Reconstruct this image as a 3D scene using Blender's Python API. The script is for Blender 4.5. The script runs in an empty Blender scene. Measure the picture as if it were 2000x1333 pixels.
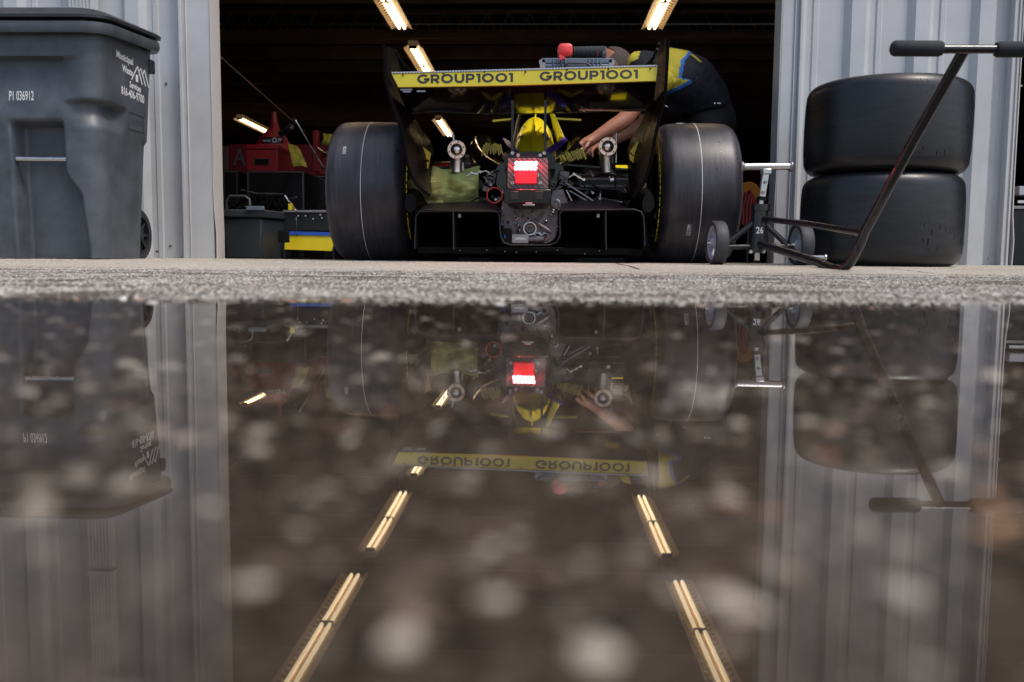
import bpy, bmesh, math, random
import numpy as np
from mathutils import Vector, Matrix, noise
R = math.radians
random.seed(7); rng = np.random.default_rng(7)
scn = bpy.context.scene
COL = scn.collection

# ------------------------------------------------------------------ camera, sky, sun, exposure
F_PX = 1700.0
CAM = Vector((0, 0, 0.045))
yaw, pitch, roll = R(1.68), R(5.1), R(0.5)
fwd = Vector((-math.sin(yaw)*math.cos(pitch), math.cos(yaw)*math.cos(pitch), -math.sin(pitch)))
r0 = fwd.cross(Vector((0, 0, 1))).normalized(); u0 = r0.cross(fwd)
rt = (r0*math.cos(roll) + u0*math.sin(roll)).normalized(); up = rt.cross(fwd).normalized()
cd = bpy.data.cameras.new('camera'); cam = bpy.data.objects.new('camera', cd); COL.objects.link(cam)
cam.matrix_world = Matrix(((rt.x, up.x, -fwd.x, CAM.x), (rt.y, up.y, -fwd.y, CAM.y), (rt.z, up.z, -fwd.z, CAM.z), (0, 0, 0, 1)))
cd.sensor_width = 36; cd.lens = F_PX/2000*36; cd.clip_start = 0.005; cd.clip_end = 500
cd.dof.use_dof = True; cd.dof.focus_distance = 4.1; cd.dof.aperture_fstop = 4.3
scn.camera = cam
w = bpy.data.worlds.new('World'); scn.world = w; w.use_nodes = True
wn = w.node_tree; sky = wn.nodes.new('ShaderNodeTexSky'); sky.sky_type = 'NISHITA'; sky.sun_disc = False
SUN_EL, SUN_AZ = R(62), R(126)
sky.sun_elevation = SUN_EL; sky.sun_rotation = SUN_AZ; sky.air_density = 1.0; sky.dust_density = 3.5; sky.ozone_density = 1.0
bg = wn.nodes['Background']; wn.links.new(sky.outputs[0], bg.inputs[0]); bg.inputs[1].default_value = 0.15
sd = bpy.data.lights.new('sun', 'SUN'); sd.energy = 1.5; sd.angle = R(12); sd.color = (1, .95, .88)
so = bpy.data.objects.new('sun', sd); COL.objects.link(so)
sdir = Vector((math.sin(SUN_AZ)*math.cos(SUN_EL), math.cos(SUN_AZ)*math.cos(SUN_EL), math.sin(SUN_EL)))
so.rotation_euler = sdir.to_track_quat('Z', 'Y').to_euler(); so.location = sdir*20
scn.view_settings.view_transform = 'Standard'; scn.view_settings.look = 'None'
scn.view_settings.exposure = 0.42; scn.view_settings.gamma = 1
scn.cycles.use_denoising = True; scn.cycles.max_bounces = 8; scn.cycles.transparent_max_bounces = 8
scn.cycles.sample_clamp_indirect = 6; scn.cycles.caustics_reflective = False; scn.cycles.caustics_refractive = False

def P(px, py, Y):
    """world point seen at reference pixel (2000 wide) on the plane y = Y"""
    d = fwd*F_PX + rt*(px-1000) - up*(py-666.5)
    return CAM + d*(Y/d.y)
def mpp(Y): return Y/F_PX     # metres per pixel

# ------------------------------------------------------------------ helpers
def put(o, label=None, cat=None, group=None, kind=None):
    if label: o['label'] = label
    if cat: o['category'] = cat
    if group: o['group'] = group
    if kind: o['kind'] = kind
    return o
def empty(name, loc, label, cat, group=None):
    o = bpy.data.objects.new(name, None); COL.objects.link(o); o.location = loc; o.empty_display_size = .1
    return put(o, label, cat, group)
def wloc(o):
    v = Vector((0, 0, 0))
    while o is not None:
        v += o.location; o = o.parent
    return v
SPLIT = set('casing_boss oil_pipe gear_linkage blue_fitting actuator_box block_window panel_bolt flap_rivet floor_bolt flange_bolt panel_screw lamp_holder hanging_pin cart_foot foot_bolt pin small_sticker drawer_pull purple_trim diffuser_top engine_block lid_hinge ceiling_conduit curtain_rail frame_tube bolt_rod side_floor'.split())
class MB:
    def __init__(s): s.v = []; s.f = []; s.m = []
    def add(s, vs, fs, mi=0):
        n = len(s.v); s.v += [tuple(v) for v in vs]; s.f += [tuple(i+n for i in f) for f in fs]; s.m += [mi]*len(fs); return s
    def box(s, c, size, rot=None, mi=0):
        hx, hy, hz = [a/2 for a in size]; c = Vector(c)
        vs = [Vector((x, y, z)) for x in (-hx, hx) for y in (-hy, hy) for z in (-hz, hz)]
        if rot is not None: vs = [rot @ v for v in vs]
        return s.add([c+v for v in vs], [(0,1,3,2),(4,6,7,5),(0,4,5,1),(2,3,7,6),(0,2,6,4),(1,5,7,3)], mi)
    def bar(s, a, b, wd, th, upv=(0,0,1), mi=0):
        a, b = Vector(a), Vector(b); d = b-a; L = d.length; d.normalize()
        x = d.cross(Vector(upv)).normalized(); z = x.cross(d)
        m = Matrix((x, d, z)).transposed()
        return s.box((a+b)/2, (wd, L, th), m, mi)
    def tube(s, pts, r, n=12, cap=True, mi=0):
        pts = [Vector(p) for p in pts]; k = len(pts)
        rs = r if isinstance(r, (list, tuple)) else [r]*k
        vs = []; ref = None
        for i in range(k):
            t = (pts[min(i+1, k-1)]-pts[max(i-1, 0)]).normalized()
            if ref is None:
                ref = t.orthogonal().normalized()
            else:
                ref = (ref - t*ref.dot(t)).normalized()
            b = t.cross(ref)
            for j in range(n):
                a = 2*math.pi*j/n
                vs.append(pts[i]+(ref*math.cos(a)+b*math.sin(a))*rs[i])
        fs = [(i*n+j, i*n+(j+1) % n, (i+1)*n+(j+1) % n, (i+1)*n+j) for i in range(k-1) for j in range(n)]
        if cap: fs += [tuple(range(n-1, -1, -1)), tuple((k-1)*n+j for j in range(n))]
        return s.add(vs, fs, mi)
    def lathe(s, prof, c, axis, n=48, mi=0, closed=False):
        """prof: (r, t) pairs, t along axis"""
        ax = Vector(axis).normalized(); e1 = ax.orthogonal().normalized()
        if abs(ax.x) > .9: e1 = Vector((0, 0, 1)); e1 = (e1-ax*e1.dot(ax)).normalized()
        e2 = ax.cross(e1); c = Vector(c); k = len(prof)
        vs = [c+ax*t+(e1*math.cos(2*math.pi*j/n)+e2*math.sin(2*math.pi*j/n))*r for r, t in prof for j in range(n)]
        kk = k if closed else k-1
        fs = [(i*n+j, ((i+1) % k)*n+j, ((i+1) % k)*n+(j+1) % n, i*n+(j+1) % n) for i in range(kk) for j in range(n)]
        return s.add(vs, fs, mi)
    def prism(s, outline, d, mi=0):
        """outline: 3D points; extruded by vector d"""
        d = Vector(d); o = [Vector(p) for p in outline]; n = len(o)
        return s.add(o+[p+d for p in o], [tuple(range(n)), tuple(range(2*n-1, n-1, -1))]+[(i, i+n, (i+1) % n+n, (i+1) % n) for i in range(n)], mi)
    def loft(s, rings, cap=True, mi=0, closed=True):
        n = len(rings[0]); k = len(rings); vs = [p for r in rings for p in r]
        m = n if closed else n-1
        fs = [(i*n+j, i*n+(j+1) % n, (i+1)*n+(j+1) % n, (i+1)*n+j) for i in range(k-1) for j in range(m)]
        if cap: fs += [tuple(range(n-1, -1, -1)), tuple((k-1)*n+j for j in range(n))]
        return s.add(vs, fs, mi)
    def sheet(s, rows, th, mi=0):
        """rows of points (grid) given a thickness along its normals (approx)"""
        k, n = len(rows), len(rows[0]); rows = [[Vector(p) for p in r] for r in rows]
        nr = []
        for i in range(k):
            for j in range(n):
                a = rows[min(i+1, k-1)][j]-rows[max(i-1, 0)][j]; b = rows[i][min(j+1, n-1)]-rows[i][max(j-1, 0)]
                c = a.cross(b); nr.append(c.normalized() if c.length > 1e-12 else Vector((0, 0, 1)))
        top = [rows[i][j]+nr[i*n+j]*th/2 for i in range(k) for j in range(n)]
        bot = [rows[i][j]-nr[i*n+j]*th/2 for i in range(k) for j in range(n)]
        N = k*n; f = []
        for i in range(k-1):
            for j in range(n-1):
                q = (i*n+j, (i+1)*n+j, (i+1)*n+j+1, i*n+j+1); f.append(q); f.append(tuple(x+N for x in reversed(q)))
        for i in range(k-1):
            f.append((i*n, i*n+N, (i+1)*n+N, (i+1)*n)); f.append((i*n+n-1, (i+1)*n+n-1, (i+1)*n+n-1+N, i*n+n-1+N))
        for j in range(n-1):
            f.append((j, j+1, j+1+N, j+N)); a = (k-1)*n+j; f.append((a, a+N, a+1+N, a+1))
        return s.add(top+bot, f, mi)
    def build(s, name, mats, parent=None, loc=None, bevel=0, smooth=True, ang=35, subd=0):
        if name in SPLIT:
            par = list(range(len(s.v)))
            def fd(a):
                while par[a] != a: par[a] = par[par[a]]; a = par[a]
                return a
            for f in s.f:
                for i in f[1:]: par[fd(i)] = fd(f[0])
            gr = {}
            for f, m in zip(s.f, s.m): gr.setdefault(fd(f[0]), []).append((f, m))
            if len(gr) > 1:
                for fl in gr.values():
                    n = MB(); ix = {}
                    for f, m in fl:
                        for i in f:
                            if i not in ix: ix[i] = len(n.v); n.v.append(s.v[i])
                        n.f.append(tuple(ix[i] for i in f)); n.m.append(m)
                    o = n.build_one(name, mats, parent, loc, bevel, smooth, ang, subd)
                return o
        return s.build_one(name, mats, parent, loc, bevel, smooth, ang, subd)
    def build_one(s, name, mats, parent=None, loc=None, bevel=0, smooth=True, ang=35, subd=0):
        if not isinstance(mats, (list, tuple)): mats = [mats]
        off = wloc(parent) if parent is not None else Vector(loc or (0, 0, 0))
        me = bpy.data.meshes.new(name)
        me.from_pydata([(x-off.x, y-off.y, z-off.z) for x, y, z in s.v], [], s.f); me.update()
        if len(mats) > 1: me.polygons.foreach_set('material_index', s.m)
        for m in mats: me.materials.append(m)
        bm = bmesh.new(); bm.from_mesh(me); bmesh.ops.recalc_face_normals(bm, faces=bm.faces); bm.to_mesh(me); bm.free()
        if smooth:
            me.polygons.foreach_set('use_smooth', [True]*len(me.polygons)); me.set_sharp_from_angle(angle=R(ang))
        o = bpy.data.objects.new(name, me); COL.objects.link(o)
        if parent is not None: o.parent = parent
        else: o.location = off
        if bevel:
            b = o.modifiers.new('bevel', 'BEVEL'); b.width = bevel; b.segments = 2; b.limit_method = 'ANGLE'; b.angle_limit = R(40)
        if subd:
            b = o.modifiers.new('subd', 'SUBSURF'); b.levels = subd; b.render_levels = subd
        return o
def copy_tree(o, parent=None):
    c = o.copy(); COL.objects.link(c); c.parent = parent
    for ch in list(o.children): copy_tree(ch, c)
    return c

# ------------------------------------------------------------------ materials
def mat(name, col, rough=.5, metal=0, coat=0, var=0, vscale=8, bump=0, bscale=40, emit=None, estr=0, rvar=0, spec=.5):
    m = bpy.data.materials.new(name); m.use_nodes = True; nt = m.node_tree; N = nt.nodes; L = nt.links
    b = N['Principled BSDF']; b.inputs['Base Color'].default_value = (*col, 1); b.inputs['Roughness'].default_value = rough
    b.inputs['Metallic'].default_value = metal; b.inputs['Coat Weight'].default_value = coat; b.inputs['Coat Roughness'].default_value = .04
    b.inputs['Specular IOR Level'].default_value = spec
    tc = N.new('ShaderNodeTexCoord')
    if var or rvar:
        n = N.new('ShaderNodeTexNoise'); n.inputs['Scale'].default_value = vscale; n.inputs['Detail'].default_value = 6; n.inputs['Roughness'].default_value = .65
        L.new(tc.outputs['Object'], n.inputs['Vector'])
    if var:
        mx = N.new('ShaderNodeMixRGB'); mx.inputs[1].default_value = (*[c*(1-var) for c in col], 1); mx.inputs[2].default_value = (*[min(1, c*(1+var)) for c in col], 1)
        rp = N.new('ShaderNodeMapRange'); rp.inputs[1].default_value = .3; rp.inputs[2].default_value = .7
        L.new(n.outputs[0], rp.inputs[0]); L.new(rp.outputs[0], mx.inputs[0]); L.new(mx.outputs[0], b.inputs['Base Color'])
    if rvar:
        r2 = N.new('ShaderNodeMapRange'); r2.inputs[1].default_value = .3; r2.inputs[2].default_value = .7
        r2.inputs[3].default_value = max(0.02, rough-rvar); r2.inputs[4].default_value = min(1, rough+rvar)
        L.new(n.outputs[0], r2.inputs[0]); L.new(r2.outputs[0], b.inputs['Roughness'])
    if bump:
        n2 = N.new('ShaderNodeTexNoise'); n2.inputs['Scale'].default_value = bscale; n2.inputs['Detail'].default_value = 3
        L.new(tc.outputs['Object'], n2.inputs['Vector']); bp = N.new('ShaderNodeBump'); bp.inputs['Strength'].default_value = 1; bp.inputs['Distance'].default_value = bump
        L.new(n2.outputs[0], bp.inputs['Height']); L.new(bp.outputs[0], b.inputs['Normal'])
    if emit: b.inputs['Emission Color'].default_value = (*emit, 1); b.inputs['Emission Strength'].default_value = estr
    return m
M = {}
M['panel'] = mat('painted_steel_panel', (.475, .49, .505), .36, .0, 0, var=.10, vscale=3, bump=.0008, bscale=5, rvar=.08)
M['trim'] = mat('jamb_trim', (.475, .485, .495), .38, 0, 0, var=.08, vscale=6, bump=.0006, bscale=7)
M['trim_cream'] = mat('door_edge_trim', (.60, .57, .55), .5, 0, 0, var=.05, vscale=9, bump=.001, bscale=8)
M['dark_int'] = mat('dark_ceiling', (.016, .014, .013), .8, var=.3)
M['purlin'] = mat('purlin_steel', (.30, .22, .20), .5, var=.3, vscale=2)
M['back'] = mat('flare_red_cloth', (.30, .012, .018), .7, var=.3, vscale=1)  # dark red puts the rain light's flare into the curtain colour
M['conc'] = None
M['carbon'] = mat('carbon_gloss', (.005, .0045, .005), .25, 0, .25, rvar=.06, vscale=10, spec=.3)
M['carbon_gl'] = mat('carbon_mirror', (.004, .0035, .004), .14, 0, .3, spec=.4)
M['carbon_m'] = mat('carbon_matt', (.004, .0035, .004), .55, var=.3, vscale=30, spec=.2)
M['carbon_dull'] = mat('carbon_dull', (.004, .0035, .004), .28, 0, 0, spec=.12, rvar=.06, vscale=8)
M['carbon_dull'].node_tree.nodes['Principled BSDF'].inputs['IOR'].default_value = 1.2; M['carbon_dull'].node_tree.nodes['Principled BSDF'].inputs['Specular IOR Level'].default_value = .1
M['pitch'] = mat('black_underfloor', (.002, .002, .002), .7, spec=.1)
M['carbon_g'] = mat('carbon_grey', (.013, .011, .012), .4, var=.2, vscale=20)
M['yellow'] = mat('yellow_paint', (.88, .68, .012), .32, 0, .2, var=.04)
M['yellow_wing'] = mat('yellow_wing_vinyl', (.50, .42, .015), .4, var=.05)
M['black'] = mat('black_print', (.006, .006, .008), .45)
M['white'] = mat('white_print', (.75, .76, .78), .6, var=.12, vscale=90)
M['purple'] = mat('purple_stripe', (.09, .05, .42), .3)
M['blue'] = mat('blue_stripe', (.02, .10, .50), .35)
M['silver'] = mat('brushed_silver', (.62, .61, .60), .28, 1, rvar=.1, vscale=20)
M['steel'] = mat('dull_steel', (.32, .30, .30), .35, 1, var=.15, vscale=20)
M['cast'] = mat('cast_metal', (.16, .14, .145), .42, .75, var=.35, vscale=18, bump=.001, bscale=60)
M['exh'] = mat('heated_steel', (.95, .80, .74), .3, 1, var=.12, vscale=12, bump=.0003, bscale=120)
M['copper'] = mat('flange_copper', (.95, .64, .50), .35, 1, var=.15, vscale=15)
M['redring'] = mat('anodised_red', (.75, .06, .02), .35, .3, emit=(1, .08, .02), estr=0.0)
M['black_pc'] = mat('black_powder_coat', (.012, .012, .014), .25, 0, .2, rvar=.08, vscale=30)
M['rubber'] = mat('caster_rubber', (.035, .037, .042), .6, var=.15, vscale=40)
M['foam'] = mat('foam_grip', (.022, .024, .028), .85, var=.2, vscale=90, bump=.0006, bscale=400)
M['greyhub'] = mat('grey_hub', (.33, .36, .42), .45, var=.1)
M['binp'] = mat('bin_plastic', (.072, .082, .098), .44, var=.38, vscale=6, bump=.0007, bscale=260, rvar=.08)
M['lid'] = mat('bin_lid_plastic', (.016, .018, .023), .45, var=.2, vscale=12, bump=.0006, bscale=200)
M['case'] = mat('case_plastic', (.11, .14, .18), .5, var=.1, vscale=20)
M['red'] = mat('red_paint', (.30, .015, .022), .4, var=.12, vscale=6)
M['red_br'] = mat('red_plastic', (.72, .05, .05), .4)
M['banner'] = mat('red_banner', (.20, .012, .025), .6, var=.15, vscale=4)
M['cabinet'] = mat('black_cabinet', (.004, .004, .0045), .4, var=.2, rvar=.1)
M['tote'] = mat('tote_plastic', (.026, .030, .035), .5, var=.15, vscale=8)
M['cloth_y'] = None
M['navy'] = mat('navy_cloth', (.0045, .006, .013), .85, var=.25, vscale=12, bump=.004, bscale=9)
M['trouser'] = mat('black_trousers', (.006, .0055, .0065), .85, var=.25, vscale=12, bump=.004, bscale=9)
M['cloth_yel'] = mat('yellow_cloth_panel', (.44, .37, .025), .8, var=.08, vscale=20, bump=.003, bscale=12)
M['cloth_blu'] = mat('blue_cloth_edging', (.02, .12, .42), .8)
M['skin'] = mat('skin', (.36, .145, .085), .5, var=.12, vscale=25, bump=.0008, bscale=60); M['skin'].node_tree.nodes['Principled BSDF'].inputs['Subsurface Weight'].default_value = .08
M['hair'] = mat('short_grey_brown_hair', (.07, .05, .042), .8, var=.4, vscale=120, bump=.002, bscale=300)
M['rag'] = mat('pale_grey_cloth', (.38, .40, .48), .8, var=.1, vscale=30, bump=.003, bscale=25)
M['engine_orange'] = mat('orange_plastic', (.55, .20, .01), .5, var=.1)
M['lampbody'] = mat('lamp_reflector', (.70, .52, .32), .45, emit=(1, .62, .30), estr=.05, var=.08)
M['tube'] = mat('lit_lamp_tube', (1, .9, .7), .4, emit=(1, .78, .48), estr=4.6)
M['led'] = mat('red_led', (1, .2, .2), .3, emit=(1, .16, .19), estr=26)
M['leaf'] = mat('dead_leaf', (.42, .24, .12), .7, var=.3, vscale=60)

def cloth_mat(name, c1, c2, sc):
    m = mat(name, c1, .85, bump=.0012, bscale=180); nt = m.node_tree; N = nt.nodes; L = nt.links; b = N['Principled BSDF']
    tc = N.new('ShaderNodeTexCoord'); n = N.new('ShaderNodeTexNoise'); n.inputs['Scale'].default_value = sc; n.inputs['Detail'].default_value = 5; n.inputs['Distortion'].default_value = .6
    cr = N.new('ShaderNodeValToRGB'); cr.color_ramp.elements[0].position = .38; cr.color_ramp.elements[0].color = (*c2, 1); cr.color_ramp.elements[1].position = .6; cr.color_ramp.elements[1].color = (*c1, 1)
    L.new(tc.outputs['Object'], n.inputs['Vector']); L.new(n.outputs[0], cr.inputs[0]); L.new(cr.outputs[0], b.inputs['Base Color'])
    return m
M['towel'] = cloth_mat('greenish_yellow_towel', (.74, .82, .28), (.50, .47, .17), 9)
M['cloth_y'] = cloth_mat('yellow_rag', (.52, .44, .05), (.34, .28, .04), 14)

def tyre_mat(name, col, rough, wet):
    m = mat(name, col, rough, bump=.0004, bscale=160); nt = m.node_tree; N = nt.nodes; L = nt.links; b = N['Principled BSDF']
    tc = N.new('ShaderNodeTexCoord')
    mp = N.new('ShaderNodeMapping'); mp.inputs['Scale'].default_value = (3, 3, 22) if wet else (26, 2, 2); L.new(tc.outputs['Object'], mp.inputs[0])
    n = N.new('ShaderNodeTexNoise'); n.inputs['Scale'].default_value = 3; n.inputs['Detail'].default_value = 5; L.new(mp.outputs[0], n.inputs['Vector'])
    n3 = N.new('ShaderNodeTexNoise'); n3.inputs['Scale'].default_value = 5; n3.inputs['Detail'].default_value = 4; L.new(tc.outputs['Object'], n3.inputs['Vector'])
    ad = N.new('ShaderNodeMath'); ad.operation = 'MULTIPLY'; L.new(n.outputs[0], ad.inputs[0]); L.new(n3.outputs[0], ad.inputs[1])
    mr = N.new('ShaderNodeMapRange'); mr.inputs[1].default_value = .14; mr.inputs[2].default_value = .38; L.new(ad.outputs[0], mr.inputs[0])
    mx = N.new('ShaderNodeMixRGB'); mx.inputs[1].default_value = (*[c*.55 for c in col], 1); mx.inputs[2].default_value = (*[c*1.75 for c in col], 1); L.new(mr.outputs[0], mx.inputs[0])
    # pits and water drops: small stretched cells in clusters
    mp2 = N.new('ShaderNodeMapping'); mp2.inputs['Scale'].default_value = (1, 1, .28 if wet else .8); L.new(tc.outputs['Object'], mp2.inputs[0])
    vo = N.new('ShaderNodeTexVoronoi'); vo.inputs['Scale'].default_value = 60; L.new(mp2.outputs[0], vo.inputs['Vector'])
    n4 = N.new('ShaderNodeTexNoise'); n4.inputs['Scale'].default_value = 4.5; L.new(tc.outputs['Object'], n4.inputs['Vector'])
    mr2 = N.new('ShaderNodeMapRange'); mr2.inputs[1].default_value = .40 if wet else .44; mr2.inputs[2].default_value = .62 if wet else .70; mr2.inputs[3].default_value = 0; mr2.inputs[4].default_value = .24; L.new(n4.outputs[0], mr2.inputs[0])
    lt = N.new('ShaderNodeMath'); lt.operation = 'LESS_THAN'; L.new(vo.outputs['Distance'], lt.inputs[0]); L.new(mr2.outputs[0], lt.inputs[1])
    mx2 = N.new('ShaderNodeMixRGB'); mx2.inputs[2].default_value = (.004, .004, .005, 1); L.new(lt.outputs[0], mx2.inputs[0]); L.new(mx.outputs[0], mx2.inputs[1])
    L.new(mx2.outputs[0], b.inputs['Base Color'])
    mr3 = N.new('ShaderNodeMapRange'); mr3.inputs[3].default_value = rough; mr3.inputs[4].default_value = .12; L.new(lt.outputs[0], mr3.inputs[0]); L.new(mr3.outputs[0], b.inputs['Roughness'])
    return m
M['tyre'] = tyre_mat('worn_slick_rubber', (.027, .0255, .033), .40, False)
M['tyre_new'] = tyre_mat('wet_slick_rubber', (.009, .0095, .012), .36, True)

def carbon_twill():
    m = mat('carbon_twill', (.02, .018, .02), .35, 0, .3); nt = m.node_tree; N = nt.nodes; L = nt.links; b = N['Principled BSDF']
    tc = N.new('ShaderNodeTexCoord'); wv = N.new('ShaderNodeTexWave'); wv.wave_type = 'BANDS'; wv.bands_direction = 'DIAGONAL'; wv.inputs['Scale'].default_value = 28
    mx = N.new('ShaderNodeMixRGB'); mx.inputs[1].default_value = (.03, .025, .025, 1); mx.inputs[2].default_value = (.15, .12, .12, 1)
    L.new(tc.outputs['Object'], wv.inputs['Vector']); L.new(wv.outputs[0], mx.inputs[0]); L.new(mx.outputs[0], b.inputs['Base Color'])
    return m
M['twill'] = carbon_twill()
def gurney():
    m = mat('carbon_weave_strip', (.3, .34, .42), .4); nt = m.node_tree; N = nt.nodes; L = nt.links; b = N['Principled BSDF']
    tc = N.new('ShaderNodeTexCoord'); ck = N.new('ShaderNodeTexChecker'); ck.inputs['Scale'].default_value = 160; ck.inputs[1].default_value = (.10, .11, .14, 1); ck.inputs[2].default_value = (.36, .40, .50, 1)
    L.new(tc.outputs['Object'], ck.inputs['Vector']); L.new(ck.outputs[0], b.inputs['Base Color']); return m
M['gurney'] = gurney()

def ground_mat(name, cols, sc, rough, bump, spots=True):
    m = mat(name, cols[0], rough); nt = m.node_tree; N = nt.nodes; L = nt.links; b = N['Principled BSDF']
    tc = N.new('ShaderNodeTexCoord'); vo = N.new('ShaderNodeTexVoronoi'); vo.inputs['Scale'].default_value = sc; L.new(tc.outputs['Object'], vo.inputs['Vector'])
    cr = N.new('ShaderNodeValToRGB'); cr.color_ramp.elements[0].color = (*cols[0], 1); cr.color_ramp.elements[1].color = (*cols[-1], 1)
    for i, c in enumerate(cols[1:-1]):
        e = cr.color_ramp.elements.new((i+1)/(len(cols)-1)); e.color = (*c, 1)
    L.new(vo.outputs['Color'], cr.inputs[0])
    n = N.new('ShaderNodeTexNoise'); n.inputs['Scale'].default_value = 1.3; n.inputs['Detail'].default_value = 6; L.new(tc.outputs['Object'], n.inputs['Vector'])
    mr = N.new('ShaderNodeMapRange'); mr.inputs[1].default_value = .3; mr.inputs[2].default_value = .7; mr.inputs[3].default_value = .72; mr.inputs[4].default_value = 1.12; L.new(n.outputs[0], mr.inputs[0])
    mx = N.new('ShaderNodeMixRGB'); mx.blend_type = 'MULTIPLY'; mx.inputs[0].default_value = 1; L.new(cr.outputs[0], mx.inputs[1]); L.new(mr.outputs[0], mx.inputs[2]); L.new(mx.outputs[0], b.inputs['Base Color'])
    bp = N.new('ShaderNodeBump'); bp.inputs['Distance'].default_value = bump; bp.invert = True; L.new(vo.outputs['Distance'], bp.inputs['Height']); L.new(bp.outputs[0], b.inputs['Normal'])
    return m
M['asphalt'] = ground_mat('asphalt', [(.045, .034, .026), (.08, .064, .05), (.055, .042, .032), (.12, .10, .085)], 170, .85, .002)
M['concrete'] = ground_mat('concrete', [(.26, .235, .20), (.42, .385, .325), (.33, .30, .255), (.50, .465, .40)], 110, .85, .0006)
M['floor'] = mat('garage_floor_paint', (.10, .095, .09), .45, var=.2, vscale=2)
def stone_mat(name, ramp, rough):
    m = mat(name, (.2, .2, .2), rough); nt = m.node_tree; N = nt.nodes; L = nt.links; b = N['Principled BSDF']
    a = N.new('ShaderNodeAttribute'); a.attribute_name = 'tone'
    cr = N.new('ShaderNodeValToRGB'); e = cr.color_ramp.elements
    e[0].position, e[0].color = ramp[0][0], (*ramp[0][1], 1); e[1].position, e[1].color = ramp[-1][0], (*ramp[-1][1], 1)
    for p, c in ramp[1:-1]:
        q = e.new(p); q.color = (*c, 1)
    L.new(a.outputs['Fac'], cr.inputs[0]); L.new(cr.outputs[0], b.inputs['Base Color']); return m
M['stone_dry'] = stone_mat('asphalt_chips', [(0, (.19, .18, .17)), (.3, (.29, .275, .25)), (.55, (.39, .36, .31)), (.8, (.50, .465, .40)), (.95, (.68, .66, .61)), (1, (.42, .24, .15))], .8)
M['stone_grit'] = stone_mat('concrete_grit', [(0, (.30, .265, .215)), (.5, (.43, .39, .32)), (.9, (.53, .49, .42)), (1, (.62, .59, .53))], .85)
M['stone_wet'] = stone_mat('wet_gravel', [(0, (.025, .018, .012)), (.45, (.06, .045, .034)), (.72, (.13, .105, .085)), (.88, (.34, .33, .31)), (.965, (.64, .64, .60)), (1, (.28, .12, .06))], .6)

def water_mat():
    m = bpy.data.materials.new('puddle_water'); m.use_nodes = True; nt = m.node_tree; N = nt.nodes; L = nt.links; N.clear()
    out = N.new('ShaderNodeOutputMaterial'); mx = N.new('ShaderNodeMixShader'); tr = N.new('ShaderNodeBsdfTransparent'); gl = N.new('ShaderNodeBsdfGlossy'); fr = N.new('ShaderNodeFresnel')
    tr.inputs[0].default_value = (.94, .90, .86, 1); gl.inputs['Roughness'].default_value = 0.0; fr.inputs[0].default_value = 1.333
    tc = N.new('ShaderNodeTexCoord'); n = N.new('ShaderNodeTexNoise'); n.inputs['Scale'].default_value = 14; n.inputs['Detail'].default_value = 1
    bp = N.new('ShaderNodeBump'); bp.inputs['Distance'].default_value = .00005; L.new(tc.outputs['Object'], n.inputs['Vector']); L.new(n.outputs[0], bp.inputs['Height'])
    L.new(bp.outputs[0], gl.inputs['Normal']); L.new(fr.outputs[0], mx.inputs[0]); L.new(tr.outputs[0], mx.inputs[1]); L.new(gl.outputs[0], mx.inputs[2]); L.new(mx.outputs[0], out.inputs[0])
    return m
M['water'] = water_mat()

# ------------------------------------------------------------------ ground
def sstep(a, b, x):
    t = min(1, max(0, (x-a)/(b-a))); return t*t*(3-2*t)
def shore(x): return .965+.09*x+.012*math.sin(9*x)+.008*math.sin(23*x+1)
def gz(x, y):
    t = y-shore(x)
    if t < 0:
        e = max(sstep(2.4, 3.6, abs(x)), sstep(2.4, 3.6, -y))
        return -.013*min(1, -t/.45)*(1-e)+.02*e
    z = .0088*min(t, 1.87)
    if y > 2.85: z += .020*min(1, (y-2.85)/.45)
    if y > 3.3: z += .009*min(1, (y-3.3)/.6)
    if y > 3.9: z += .007*min(1, (y-3.9)/.5)
    return z
xs = sorted(set([-60, -30, -15, -8, 8, 15, 30, 60]+[round(-5+.1*i, 3) for i in range(101)]))
ys = sorted(set([-60, -30, -15, -8, -5, -4, -3.5, -3, -2.5, -2, -1.5, -1, -.5, 30, 60]+[round(.05*i, 3) for i in range(0, 100)]+[5, 5.5, 6, 8, 12, 20]))
g = MB(); nx = len(xs)
g.v = [(x, y, gz(x, y)-.0012+(.0015*noise.noise(Vector((x*6, y*6, 0))) if 0 < y < 2.9 else 0)) for y in ys for x in xs]
g.f = [(j*nx+i, j*nx+i+1, (j+1)*nx+i+1, (j+1)*nx+i) for j in range(len(ys)-1) for i in range(nx-1)]; g.m = [0]*len(g.f)
put(g.build('ground', M['asphalt']), kind='structure')
g = MB(); g.add([(-3.6, -3.6, 0), (3.6, -3.6, 0), (3.6, 1.6, 0), (-3.6, 1.6, 0)], [(0, 1, 2, 3)])
put(g.build('puddle_water', M['water'], smooth=False), kind='structure')
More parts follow.
